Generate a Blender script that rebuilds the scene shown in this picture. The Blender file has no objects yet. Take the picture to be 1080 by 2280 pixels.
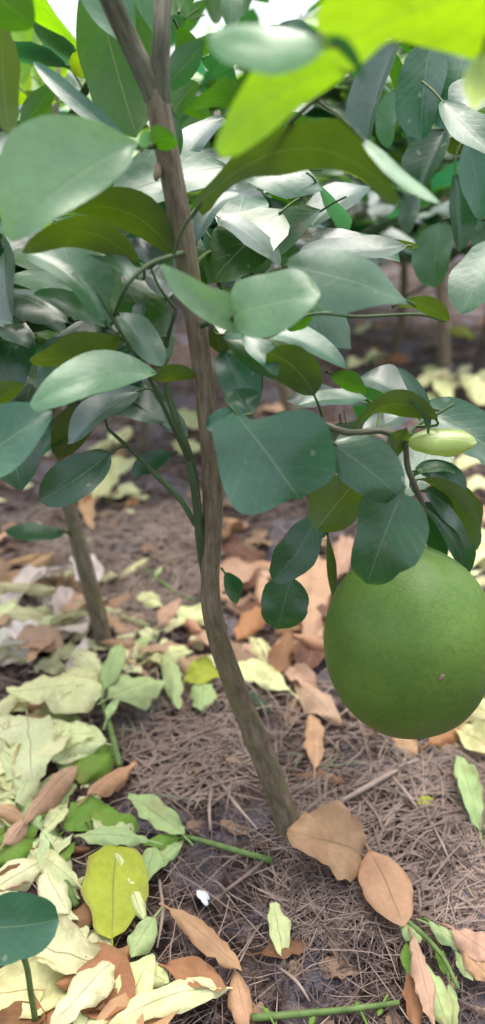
import bpy, math, random
import numpy as np
from mathutils import Vector, Matrix, noise

R = math.radians
rng = random.Random(7)
sc = bpy.context.scene
COL = sc.collection

# ------------------------------------------------------------------ camera, sky, sun, exposure
CAM_H, PITCH, FPX, CW, CH = 0.585, R(25.0), 1755.0, 1080, 2280
cd = bpy.data.cameras.new('camera')
cam = bpy.data.objects.new('camera', cd)
COL.objects.link(cam)
cam.location = (0, 0, CAM_H)
cam.rotation_euler = (R(90) - PITCH, 0, 0)
cd.sensor_fit = 'VERTICAL'
cd.sensor_height = 36.0
cd.sensor_width = 36.0
cd.lens = FPX / CH * 36.0
cd.clip_start = 0.01
cd.clip_end = 400
cd.dof.use_dof = True
cd.dof.focus_distance = 0.58
cd.dof.aperture_fstop = 4.0
sc.camera = cam

SUN_EL, SUN_AZ = R(75), R(10)           # azimuth measured from +Y towards +X
w = bpy.data.worlds.new('World')
sc.world = w
w.use_nodes = True
nt = w.node_tree
for n in list(nt.nodes):
    nt.nodes.remove(n)
sky = nt.nodes.new('ShaderNodeTexSky')
sky.sky_type = 'NISHITA'
sky.sun_disc = False
sky.sun_elevation = SUN_EL
sky.sun_rotation = SUN_AZ
sky.air_density = 1.0
sky.dust_density = 5.0
hs = nt.nodes.new('ShaderNodeHueSaturation')
hs.inputs['Saturation'].default_value = 0.6
bg = nt.nodes.new('ShaderNodeBackground')
bg.inputs['Strength'].default_value = 0.15
wo = nt.nodes.new('ShaderNodeOutputWorld')
nt.links.new(sky.outputs[0], hs.inputs['Color'])
nt.links.new(hs.outputs[0], bg.inputs[0])
nt.links.new(bg.outputs[0], wo.inputs[0])

sl = bpy.data.lights.new('sun', 'SUN')
sl.energy = 1.0
sl.angle = R(60)
sl.color = (1.0, 0.96, 0.9)
sun = bpy.data.objects.new('sun', sl)
COL.objects.link(sun)
sdir = Vector((math.sin(SUN_AZ) * math.cos(SUN_EL), math.cos(SUN_AZ) * math.cos(SUN_EL), math.sin(SUN_EL)))
sun.rotation_euler = (-sdir).to_track_quat('-Z', 'Y').to_euler()

sc.view_settings.view_transform = 'Standard'
sc.view_settings.look = 'None'
sc.view_settings.gamma = 1
sc.view_settings.use_curve_mapping = False
sc.view_settings.exposure = 1.6

# ------------------------------------------------------------------ helpers
CP, SP = math.cos(PITCH), math.sin(PITCH)
CAMP = Vector((0, 0, CAM_H))

def ray(px, py):
    u = (px - CW / 2) / FPX
    v = -(py - CH / 2) / FPX
    return Vector((u, CP + v * SP, -SP + v * CP))

def P(px, py, Y):
    d = ray(px, py)
    return CAMP + d * (Y / d.y)

def height(x, y):
    h = 0.016 * noise.noise((x * 3.1, y * 3.1, 1.7)) + 0.008 * noise.noise((x * 14, y * 14, 4.2))
    q = (x - .0471) ** 2 + (y - .546) ** 2
    if q < .02:
        h += .014 * math.exp(-q / .0011)
    h += 0.005 * noise.noise((x * 45, y * 45, 9.1))
    return h

def G(px, py, lift=0.0):
    d = ray(px, py)
    z = 0.0
    for _ in range(6):
        p = CAMP + d * ((z - CAM_H) / d.z)
        z = height(p.x, p.y) + lift
    return p

def depth(p):
    q = p - CAMP
    return q.y * CP - q.z * SP

def screen(p):
    q = p - CAMP
    z = q.y * CP - q.z * SP
    if z < 0.05:
        return (-9999, -9999)
    return (CW / 2 + q.x / z * FPX, CH / 2 - (q.y * SP + q.z * CP) / z * FPX)

def mesh_obj(name, verts, faces, mat, parent=None, uvs=None, mats=None, smooth=True):
    me = bpy.data.meshes.new(name)
    me.from_pydata([tuple(v) for v in verts], [], faces)
    if uvs is not None:
        uvl = me.uv_layers.new(name='UVMap')
        li = np.empty(len(me.loops), dtype=np.int32)
        me.loops.foreach_get('vertex_index', li)
        arr = np.array(uvs, dtype=np.float32)[li]
        uvl.data.foreach_set('uv', arr.ravel())
    for m in (mat if isinstance(mat, (list, tuple)) else [mat]):
        me.materials.append(m)
    if mats is not None:
        me.polygons.foreach_set('material_index', np.array(mats, dtype=np.int32))
    if smooth:
        me.polygons.foreach_set('use_smooth', np.ones(len(me.polygons), dtype=bool))
    me.update()
    o = bpy.data.objects.new(name, me)
    COL.objects.link(o)
    if parent is not None:
        o.parent = parent
    return o

def thing(name, label, cat, loc=(0, 0, 0), group=None):
    o = bpy.data.objects.new(name, None)
    COL.objects.link(o)
    o.location = loc
    o.empty_display_size = 0.02
    tag(o, label, cat, group)
    return o

def tag(o, label, cat, group=None):
    o['label'] = label
    o['category'] = cat
    if group:
        o['group'] = group

def adopt(child, parent):
    """parent keeping the world placement (parents are unrotated, unscaled empties)"""
    child.parent = parent
    child.location = child.location - parent.location

def catmull(pts, n):
    P_ = [Vector(p) for p in pts]
    P_ = [P_[0] * 2 - P_[1]] + P_ + [P_[-1] * 2 - P_[-2]]
    out = []
    for i in range(1, len(P_) - 2):
        a, b, c, d = P_[i - 1], P_[i], P_[i + 1], P_[i + 2]
        for k in range(n):
            t = k / n
            out.append(0.5 * ((2 * b) + (c - a) * t + (2 * a - 5 * b + 4 * c - d) * t * t + (3 * b - a - 3 * c + d) * t ** 3))
    out.append(P_[-2])
    return out

def tube_geo(pts, radii, sides=10, sub=5, ridges=0.0, cap=True, seed=0):
    """pts world Vectors, radii metres -> verts, faces, uvs"""
    path = catmull(pts, sub)
    n = len(path)
    rr = [radii[min(int(i / sub), len(radii) - 1)] * (1 - (i / sub - int(i / sub))) +
          radii[min(int(i / sub) + 1, len(radii) - 1)] * (i / sub - int(i / sub)) for i in range(n)]
    verts, uvs, faces = [], [], []
    ref = Vector((0.13, 1, 0.05)).normalized()
    L = 0
    for i, p in enumerate(path):
        t = (path[min(i + 1, n - 1)] - path[max(i - 1, 0)]).normalized()
        a = (ref - t * ref.dot(t))
        if a.length < 1e-3:
            a = Vector((1, 0, 0)) - t * t.x
        a.normalize()
        b = t.cross(a)
        if i:
            L += (p - path[i - 1]).length
        for k in range(sides + 1):
            th = 2 * math.pi * k / sides
            r = rr[i]
            if ridges:
                r *= 1 + ridges * (math.sin(3 * th + L * 9 + seed) * 0.6 + math.sin(5 * th - L * 14 + seed * 2) * 0.4) \
                    + ridges * 1.2 * noise.noise((math.cos(th) * 1.5, math.sin(th) * 1.5, L * 22 + seed))
            verts.append(p + a * (math.cos(th) * r) + b * (math.sin(th) * r))
            uvs.append((k / sides, L))
    s = sides + 1
    for i in range(n - 1):
        for k in range(sides):
            faces.append((i * s + k, i * s + k + 1, (i + 1) * s + k + 1, (i + 1) * s + k))
    if cap:
        for i, rev in ((0, True), (n - 1, False)):
            c = len(verts)
            verts.append(path[i] + ((path[i] - path[i - 1]).normalized() * rr[i] * 0.4 if i else Vector((0, 0, 0))))
            uvs.append((0.5, 0 if i == 0 else L))
            for k in range(sides):
                q = (i * s + k, i * s + k + 1, c)
                faces.append(q[::-1] if rev else q)
    return verts, faces, uvs

def tube(name, pts, radii, mat, parent=None, **kw):
    off = parent.location if parent is not None else Vector((0, 0, 0))
    v, f, u = tube_geo(pts, radii, **kw)
    return mesh_obj(name, [p - off for p in v], f, mat, parent, u)

# ------------------------------------------------------------------ materials
def new_mat(name):
    m = bpy.data.materials.new(name)
    m.use_nodes = True
    t = m.node_tree
    for n in list(t.nodes):
        t.nodes.remove(n)
    return m, t

class N:
    """small node-building shorthand"""
    def __init__(s, tree):
        s.t = tree
    def __call__(s, typ, **kw):
        n = s.t.nodes.new(typ)
        for k, v in kw.items():
            if k.startswith('i_'):
                key = k[2:]
                key = int(key) if key.isdigit() else key.replace('_', ' ')
                if hasattr(v, 'is_linked') or isinstance(v, bpy.types.NodeSocket):
                    s.t.links.new(v, n.inputs[key])
                else:
                    n.inputs[key].default_value = v
            else:
                setattr(n, k, v)
        return n
    def mix(s, a, b, f, mode='MIX'):
        n = s.t.nodes.new('ShaderNodeMix')
        n.data_type = 'RGBA'
        n.blend_type = mode
        for sock, v in ((n.inputs['Factor'], f), (n.inputs[6], a), (n.inputs[7], b)):
            if isinstance(v, bpy.types.NodeSocket):
                s.t.links.new(v, sock)
            else:
                sock.default_value = v if not isinstance(v, tuple) or len(v) == 4 else (*v, 1)
        return n.outputs[2]
    def math(s, op, a, b=0.0, c=0.0, clamp=False):
        n = s.t.nodes.new('ShaderNodeMath')
        n.operation = op
        n.use_clamp = clamp
        for i, v in enumerate((a, b, c)):
            if isinstance(v, bpy.types.NodeSocket):
                s.t.links.new(v, n.inputs[i])
            else:
                n.inputs[i].default_value = v
        return n.outputs[0]
    def noise(s, vec, scale, detail=3, rough=0.55):
        n = s.t.nodes.new('ShaderNodeTexNoise')
        n.inputs['Scale'].default_value = scale
        n.inputs['Detail'].default_value = detail
        n.inputs['Roughness'].default_value = rough
        s.t.links.new(vec, n.inputs['Vector'])
        return n.outputs['Fac']
    def ramp(s, fac, stops):
        n = s.t.nodes.new('ShaderNodeValToRGB')
        e = n.color_ramp.elements
        while len(e) < len(stops):
            e.new(0.5)
        for el, (p, c) in zip(e, stops):
            el.position = p
            el.color = c if len(c) == 4 else (*c, 1)
        s.t.links.new(fac, n.inputs[0])
        return n.outputs[0]
    def maprange(s, v, a, b, c=0.0, d=1.0):
        n = s.t.nodes.new('ShaderNodeMapRange')
        n.interpolation_type = 'SMOOTHSTEP'
        s.t.links.new(v, n.inputs[0])
        for i, x in enumerate((a, b, c, d)):
            n.inputs[i + 1].default_value = x
        return n.outputs[0]

def leaf_veins(n, uv):
    sep = n('ShaderNodeSeparateXYZ', i_0=uv)
    u = n.math('ABSOLUTE', n.math('MULTIPLY_ADD', sep.outputs[0], 2.0, -1.0))
    v = sep.outputs[1]
    mid = n.maprange(u, 0.008, 0.04, 1.0, 0.0)
    ph = n.math('MULTIPLY_ADD', v, 52.0, n.math('MULTIPLY', u, -17.0))
    side = n.maprange(n.math('SINE', ph), 0.86, 1.0, 0.0, 1.0)
    return u, v, mid, side

def make_leaf_mat():
    m, t = new_mat('citrus_leaf')
    n = N(t)
    tc = n('ShaderNodeTexCoord')
    oi = n('ShaderNodeObjectInfo')
    u, v, mid, side = leaf_veins(n, tc.outputs['UV'])
    mp = n('ShaderNodeVectorMath', operation='ADD', i_0=n('ShaderNodeNewGeometry').outputs['Position'], i_1=(0.0, 0.0, 0.0))
    n1 = n.noise(mp.outputs[0], 38, 4)
    n2 = n.noise(mp.outputs[0], 240, 3)
    bright = n.math('ADD', n.math('MULTIPLY_ADD', n1, 0.7, 0.55), n.math('MULTIPLY_ADD', n2, 0.3, -0.05))
    base = n.mix(oi.outputs['Color'], n('ShaderNodeCombineColor', i_0=bright, i_1=bright, i_2=bright).outputs[0], 1.0, 'MULTIPLY')
    veincol = n.mix(base, (0.34, 0.46, 0.2), 0.42)
    upper = n.mix(base, veincol, n.math('ADD', n.math('MULTIPLY', mid, 0.6), n.math('MULTIPLY', n.math('MULTIPLY', side, n1), 0.34), clamp=True))
    # scattered little scars
    sp = n.maprange(n.noise(mp.outputs[0], 95, 1), 0.735, 0.78)
    upper = n.mix(upper, (0.30, 0.33, 0.22), n.math('MULTIPLY', sp, 0.6))
    upper = n.mix(upper, (0.22, 0.15, 0.05), n.math('MULTIPLY', n.maprange(n.noise(mp.outputs[0], 30, 4), 0.67, 0.72), 0.45))
    under = n.mix(base, (0.14, 0.22, 0.06), 0.16)
    under = n.mix(under, (0.3, 0.4, 0.12), n.math('MULTIPLY', mid, 0.5))
    geo = n('ShaderNodeNewGeometry')
    back = geo.outputs['Backfacing']
    col = n.mix(upper, under, back)
    rough = n.math('MULTIPLY_ADD', back, 0.2, n.math('MULTIPLY_ADD', n1, 0.16, 0.25))
    hgt = n.math('ADD', n.math('MULTIPLY', n.math('ADD', n.math('MULTIPLY', mid, -0.5), n.math('MULTIPLY', side, -0.13)), 1.0),
                 n.math('ADD', n.math('MULTIPLY', n2, 0.2), n.math('MULTIPLY', n.noise(mp.outputs[0], 70, 2), 1.6)))
    bump = n('ShaderNodeBump', i_Strength=0.3, i_Distance=0.0015, i_Height=hgt)
    pb = n('ShaderNodeBsdfPrincipled', i_Base_Color=col, i_Roughness=rough, i_Normal=bump.outputs[0])
    pb.inputs['Specular IOR Level'].default_value = 0.8
    t.links.new(n.math('MULTIPLY_ADD', back, -0.5, 0.5), pb.inputs['Coat Weight'])
    pb.inputs['Coat Roughness'].default_value = 0.24
    tcol = n('ShaderNodeHueSaturation', i_Hue=0.487, i_Saturation=1.2, i_Value=1.75, i_Color=n.mix(base, n.mix(base, (0.02, 0.05, 0.0), 0.45), n.math('ADD', n.math('MULTIPLY', side, 0.55), n.math('MULTIPLY', mid, 0.6), clamp=True))).outputs[0]
    tl = n('ShaderNodeBsdfTranslucent', i_Color=tcol)
    mx = n('ShaderNodeMixShader', i_0=0.36, i_1=pb.outputs[0], i_2=tl.outputs[0])
    n('ShaderNodeOutputMaterial', i_0=mx.outputs[0])
    return m

def make_litter_mat():
    m, t = new_mat('fallen_leaf')
    n = N(t)
    tc = n('ShaderNodeTexCoord')
    oi = n('ShaderNodeObjectInfo')
    u, v, mid, side = leaf_veins(n, tc.outputs['UV'])
    mp = n('ShaderNodeVectorMath', operation='ADD', i_0=n('ShaderNodeNewGeometry').outputs['Position'], i_1=(0.0, 0.0, 0.0))
    n1 = n.noise(mp.outputs[0], 45, 4)
    n2 = n.noise(mp.outputs[0], 260, 3)
    n3 = n.noise(mp.outputs[0], 22, 5, 0.65)
    b = n.math('ADD', n.math('MULTIPLY_ADD', n1, 0.6, 0.55), n.math('MULTIPLY_ADD', n2, 0.3, -0.02))
    base = n.mix(oi.outputs['Color'], n('ShaderNodeCombineColor', i_0=b, i_1=b, i_2=b).outputs[0], 1.0, 'MULTIPLY')
    blot = n.maprange(n3, 0.52, 0.64)
    edge = n.math('MULTIPLY', n.maprange(u, 0.72, 1.0), n.maprange(n1, 0.45, 0.6))
    base = n.mix(base, (0.27, 0.15, 0.07), n.math('MULTIPLY', n.math('MAXIMUM', n.math('MULTIPLY', blot, 0.6), edge), 0.6))
    base = n.mix(base, (0.30, 0.20, 0.09), n.math('MULTIPLY', mid, 0.7))
    base = n.mix(base, n.mix(base, (0.55, 0.5, 0.3), 0.4), n.math('MULTIPLY', side, 0.2))
    hgt = n.math('ADD', n.math('MULTIPLY', n.math('ADD', mid, n.math('MULTIPLY', side, 0.12)), -0.7), n.math('MULTIPLY', n1, 1.2))
    bump = n('ShaderNodeBump', i_Strength=0.5, i_Distance=0.002, i_Height=hgt)
    pb = n('ShaderNodeBsdfPrincipled', i_Base_Color=base, i_Roughness=0.68, i_Normal=bump.outputs[0])
    pb.inputs['Specular IOR Level'].default_value = 0.3
    tl = n('ShaderNodeBsdfTranslucent', i_Color=base)
    mx = n('ShaderNodeMixShader', i_0=0.25, i_1=pb.outputs[0], i_2=tl.outputs[0])
    n('ShaderNodeOutputMaterial', i_0=mx.outputs[0])
    return m

def make_bark(name, dark, mid_, light, green, bump_s=0.5):
    m, t = new_mat(name)
    n = N(t)
    uv = n('ShaderNodeTexCoord').outputs['UV']
    mp = n('ShaderNodeMapping', i_0=uv)
    mp.inputs['Scale'].default_value = (13, 42, 1)
    mp2 = n('ShaderNodeMapping', i_0=uv)
    mp2.inputs['Scale'].default_value = (40, 110, 1)
    mp3 = n('ShaderNodeMapping', i_0=uv)
    mp3.inputs['Scale'].default_value = (3, 16, 1)
    a = n.noise(mp.outputs[0], 1.0, 5, 0.65)
    b = n.noise(mp2.outputs[0], 1.0, 4, 0.6)
    c = n.noise(mp3.outputs[0], 1.0, 3)
    col = n.ramp(a, [(0.3, dark), (0.5, mid_), (0.72, light)])
    col = n.mix(col, n.mix(col, (0.02, 0.017, 0.014), 0.75), n.maprange(b, 0.58, 0.72))
    col = n.mix(col, green, n.math('MULTIPLY', n.maprange(c, 0.45, 0.7), 0.6))
    h = n.math('ADD', a, n.math('MULTIPLY', b, 0.6))
    bump = n('ShaderNodeBump', i_Strength=bump_s, i_Distance=0.002, i_Height=h)
    pb = n('ShaderNodeBsdfPrincipled', i_Base_Color=col, i_Roughness=0.75, i_Normal=bump.outputs[0])
    n('ShaderNodeOutputMaterial', i_0=pb.outputs[0])
    return m

def make_simple(name, c1, c2, scale=80, rough=0.6, bump_s=0.25, spec=0.4):
    m, t = new_mat(name)
    n = N(t)
    g = n('ShaderNodeTexCoord').outputs['Object']
    f = n.noise(g, scale, 4)
    col = n.ramp(f, [(0.3, c1), (0.7, c2)])
    bump = n('ShaderNodeBump', i_Strength=bump_s, i_Distance=0.001, i_Height=f)
    pb = n('ShaderNodeBsdfPrincipled', i_Base_Color=col, i_Roughness=rough, i_Normal=bump.outputs[0])
    pb.inputs['Specular IOR Level'].default_value = spec
    n('ShaderNodeOutputMaterial', i_0=pb.outputs[0])
    return m

def make_soil():
    m, t = new_mat('soil')
    n = N(t)
    g = n('ShaderNodeTexCoord').outputs['Object']
    a = n.noise(g, 7, 5, 0.6)
    b = n.noise(g, 55, 5, 0.7)
    c = n.noise(g, 300, 3, 0.6)
    col = n.ramp(b, [(0.38, (0.018, 0.0115, 0.010)), (0.5, (0.096, 0.063, 0.054)), (0.64, (0.235, 0.168, 0.145))])  # dark hollows and light crests: crumb shading put into the colour
    grey = n.maprange(a, 0.49, 0.6)
    col = n.mix(col, (0.22, 0.2, 0.235), n.math('MULTIPLY', grey, 0.7))
    col = n.mix(col, (0.17, 0.085, 0.06), n.math('MULTIPLY', n.maprange(n.noise(g, 11, 3), 0.55, 0.7), 0.45))
    # fibrous streaks
    mp = n('ShaderNodeMapping', i_0=g)
    mp.inputs['Rotation'].default_value = (0, 0, 0.5)
    mp.inputs['Scale'].default_value = (60, 520, 60)
    st = n.noise(mp.outputs[0], 1.0, 3)
    mp2 = n('ShaderNodeMapping', i_0=g)
    mp2.inputs['Rotation'].default_value = (0, 0, -0.7)
    mp2.inputs['Scale'].default_value = (50, 430, 60)
    st2 = n.noise(mp2.outputs[0], 1.0, 3)
    s = n.math('MAXIMUM', n.maprange(st, 0.6, 0.72), n.maprange(st2, 0.6, 0.72))
    col = n.mix(col, (0.2, 0.15, 0.145), n.math('MULTIPLY', s, 0.35))
    h = n.math('ADD', n.math('ADD', b, n.math('MULTIPLY', c, 0.5)), n.math('MULTIPLY', s, 0.35))
    bump = n('ShaderNodeBump', i_Strength=1.0, i_Distance=0.012, i_Height=h)
    pb = n('ShaderNodeBsdfPrincipled', i_Base_Color=col, i_Roughness=0.9, i_Normal=bump.outputs[0])
    pb.inputs['Specular IOR Level'].default_value = 0.2
    n('ShaderNodeOutputMaterial', i_0=pb.outputs[0])
    return m

def make_straw(name, c1, c2):
    m, t = new_mat(name)
    n = N(t)
    g = n('ShaderNodeTexCoord').outputs['Object']
    col = n.ramp(n.noise(g, 16, 4, 0.7), [(0.3, c1), (0.7, c2)])
    pb = n('ShaderNodeBsdfPrincipled', i_Base_Color=col, i_Roughness=0.7)
    n('ShaderNodeOutputMaterial', i_0=pb.outputs[0])
    return m

def make_rind():
    m, t = new_mat('pomelo_rind')
    n = N(t)
    g = n('ShaderNodeTexCoord').outputs['Object']
    a = n.noise(g, 13, 5, 0.62)
    vo = n('ShaderNodeTexVoronoi', i_Vector=g)
    vo.inputs['Scale'].default_value = 430
    d = vo.outputs['Distance']
    pore = n.maprange(d, 0.12, 0.42, 1.0, 0.0)
    col = n.ramp(a, [(0.3, (0.06, 0.128, 0.014)), (0.55, (0.09, 0.175, 0.02)), (0.75, (0.13, 0.215, 0.034))])
    col = n.mix(col, (0.14, 0.2, 0.05), n.math('MULTIPLY', pore, 0.5))
    col = n.mix(col, (0.045, 0.11, 0.012), n.math('MULTIPLY', n.maprange(n.noise(g, 190, 3), 0.5, 0.68), 0.35))
    col = n.mix(col, (0.17, 0.17, 0.06), n.math('MULTIPLY', n.maprange(n.noise(g, 62, 3), 0.66, 0.74), 0.4))
    bump = n('ShaderNodeBump', i_Strength=0.22, i_Distance=0.0005, i_Height=n.math('ADD', d, n.math('MULTIPLY', n.noise(g, 60, 3), 0.6)))
    pb = n('ShaderNodeBsdfPrincipled', i_Base_Color=col, i_Roughness=0.47, i_Normal=bump.outputs[0])
    pb.inputs['Specular IOR Level'].default_value = 0.4
    n('ShaderNodeOutputMaterial', i_0=pb.outputs[0])
    return m

LEAF = make_leaf_mat()
LITTER = make_litter_mat()
BARK = make_bark('sapling_bark', (0.07, 0.053, 0.03), (0.15, 0.117, 0.07), (0.25, 0.2, 0.13), (0.13, 0.122, 0.04))
TANBARK = make_bark('tan_bark', (0.14, 0.10, 0.06), (0.26, 0.19, 0.115), (0.36, 0.27, 0.17), (0.2, 0.16, 0.08))
GREENBARK = make_bark('green_ridged_bark', (0.04, 0.046, 0.026), (0.095, 0.095, 0.056), (0.21, 0.18, 0.12), (0.06, 0.08, 0.04), 0.35)
SHOOT = make_bark('green_shoot', (0.022, 0.045, 0.014), (0.04, 0.075, 0.022), (0.08, 0.12, 0.045), (0.05, 0.09, 0.02), 0.2)
STEMGREEN = make_simple('fresh_stem', (0.06, 0.115, 0.022), (0.15, 0.22, 0.06))
PETIOLE = make_simple('petiole_green', (0.03, 0.06, 0.012), (0.06, 0.1, 0.022))
SOIL = make_soil()
RIND = make_rind()
SCAB = make_simple('rind_scar', (0.12, 0.09, 0.06), (0.3, 0.235, 0.165), 900, 0.85)
SCRAP = make_simple('white_scrap', (0.6, 0.6, 0.62), (0.82, 0.82, 0.84), 300, 0.8)
STRAW_P = make_straw('pale_straw', (0.2, 0.145, 0.115), (0.42, 0.32, 0.25))
STRAW_D = make_straw('dark_rootlet', (0.034, 0.022, 0.018), (0.12, 0.08, 0.066))
STRAW_G = make_straw('grey_mulch', (0.11, 0.073, 0.058), (0.27, 0.19, 0.148))

# ------------------------------------------------------------------ ground
def axis_coords(lo, hi, fine_lo, fine_hi, step, grow):
    c = list(np.arange(fine_lo, fine_hi + step / 2, step))
    s = step
    while c[-1] < hi:
        s *= grow
        c.append(c[-1] + s)
    s = step
    while c[0] > lo:
        s *= grow
        c.insert(0, c[0] - s)
    return np.array(c)

def build_ground():
    xs = axis_coords(-120, 120, -0.62, 0.62, 0.005, 1.09)
    ys = axis_coords(-60, 160, 0.30, 1.5, 0.005, 1.05)
    nx, ny = len(xs), len(ys)
    verts = []
    for y in ys:
        for x in xs:
            r = math.hypot(x, y)
            z = height(x, y)
            if r < 4:
                z += 0.0032 * noise.noise((x * 110, y * 110, 2.2)) + 0.0018 * noise.noise((x * 260, y * 260, 7.0))
            verts.append((x, y, z))
    idx = np.arange(nx * ny).reshape(ny, nx)
    f = np.stack([idx[:-1, :-1], idx[:-1, 1:], idx[1:, 1:], idx[1:, :-1]], -1).reshape(-1, 4)
    g = mesh_obj('ground', verts, f.tolist(), SOIL)
    g['kind'] = 'structure'
build_ground()

# ------------------------------------------------------------------ leaves
CLR = dict(dk=(0.020, 0.078, 0.024), tl=(0.034, 0.115, 0.055), md=(0.032, 0.12, 0.018), sat=(0.026, 0.105, 0.005),
           ol=(0.034, 0.072, 0.005), oly=(0.058, 0.108, 0.006), lm=(0.225, 0.44, 0.008), mint=(0.14, 0.27, 0.12),
           gr=(0.06, 0.145, 0.065), sheen=(0.055, 0.105, 0.07), yg=(0.28, 0.38, 0.07), pl=(0.40, 0.5, 0.2), young=(0.15, 0.31, 0.02))  # lavender-grey tone: sky sheen put into the leaf colour
LIT = dict(pale=(0.70, 0.71, 0.36), cream=(0.68, 0.69, 0.39), overlit=(0.76, 0.69, 0.58), green=(0.16, 0.30, 0.04), mint=(0.40, 0.52, 0.22),  # cream and whitest tones: overexposed glare is put into the colour
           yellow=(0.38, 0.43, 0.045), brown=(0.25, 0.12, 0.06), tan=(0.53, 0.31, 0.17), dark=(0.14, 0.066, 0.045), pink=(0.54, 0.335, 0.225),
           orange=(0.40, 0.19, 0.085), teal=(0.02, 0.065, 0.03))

def leaf_geo(base, mid, tip, nrm, width, curl=0.0, fold=0.0, wave=0.0, crumple=0.0, power=0.62, skew=1.0, seed=0,
             twist=0.0, nu=8, nv=14, notch=0.0, ragged=0.0, petiole=0.0, pet_to=None, lob=0.10, widths=None):
    """blade along a quadratic midrib; curl>0 rolls the sides towards nrm; returns verts, faces, uvs, material indices"""
    verts, uvs, faces, mi = [], [], [], []
    L = (tip - base).length
    for j in range(nv + 1):
        t = j / nv
        t = t + .06 * math.sin(2 * math.pi * t) * -1 * .5
        p = base * (1 - t) ** 2 + mid * (2 * t * (1 - t)) + tip * t * t
        d = ((mid - base) * (2 * (1 - t)) + (tip - mid) * (2 * t)).normalized()
        n = nrm - d * nrm.dot(d)
        n.normalize()
        if twist:
            n = Matrix.Rotation(twist * (t - 0.3), 3, d) @ n
        s = d.cross(n)
        ts = t ** skew
        hw = 0.5 * width * max(0.0, math.sin(math.pi * min(max(ts, 0), 1))) ** power
        if j == 0 and widths is None:
            hw = 0.5 * width * 0.05
        if j == nv:
            hw = 0.5 * width * 0.04
        for i in range(nu + 1):
            q = 2 * i / nu - 1
            e = hw if widths is None else widths(t, q > 0)
            if ragged:
                e *= 1 + ragged * noise.noise((t * 6 + seed, q * 1.0 + 3.3, seed * 1.7))
            if lob and widths is None:
                e *= 1 + lob * noise.noise((t * 3.2 + seed, (2.2 if q > 0 else -2.2), seed * .7)) * 1.6 + lob * .35 * noise.noise((t * 9 + seed, (5.2 if q > 0 else -5.2), seed * .3))
            a = abs(q)
            if abs(curl) > 1e-3:
                ang = curl * a
                x = e * math.sin(ang) / curl
                z = e * (1 - math.cos(ang)) / curl
            else:
                x, z = e * a, 0.0
            x2 = x * math.cos(fold) - z * math.sin(fold)
            z2 = x * math.sin(fold) + z * math.cos(fold)
            x2 *= 1 if q >= 0 else -1
            if wave:
                z2 += wave * width * a * math.sin(t * 9 + seed * 3 + (1.5 if q < 0 else 0))
            pt = p + s * x2 + n * z2
            if notch and j == nv:
                pt -= d * (notch * L * (1 - a))
            if crumple:
                k = crumple * width * (0.35 + a)
                f = 2.6 / width
                pt = pt + n * (k * noise.noise(pt * f + Vector((seed, 0, 0)))) + s * (k * 0.5 * noise.noise(pt * f + Vector((0, seed, 5)))) \
                    + n * (k * 0.45 * noise.noise(pt * (f * 2.7) + Vector((seed, 3, 0))))
            verts.append(pt)
            uvs.append((q * 0.5 + 0.5, t))
    c = nu + 1
    for j in range(nv):
        for i in range(nu):
            faces.append((j * c + i, j * c + i + 1, (j + 1) * c + i + 1, (j + 1) * c + i))
            mi.append(0)
    if pet_to is not None or petiole:
        d0 = (mid - base).normalized()
        end = pet_to if pet_to is not None else base - d0 * petiole - nrm * petiole * 0.15
        m0 = base - d0 * (base - end).length * 0.4
        pv, pf, pu = tube_geo([end, (m0 + (end + base) * 0.5) * 0.5, base + d0 * L * 0.04], [0.0011, 0.0010, 0.0008], sides=5, sub=3, cap=False)
        o = len(verts)
        verts += pv
        uvs += pu
        faces += [tuple(k + o for k in f) for f in pf]
        mi += [1] * len(pf)
    # orient faces so that the upper side looks along nrm
    a, b, cc = verts[faces[nv // 2 * nu][0]], verts[faces[nv // 2 * nu][1]], verts[faces[nv // 2 * nu][2]]
    if (b - a).cross(cc - b).dot(nrm) < 0:
        faces = [f[::-1] for f in faces]
    return verts, faces, uvs, mi

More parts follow.
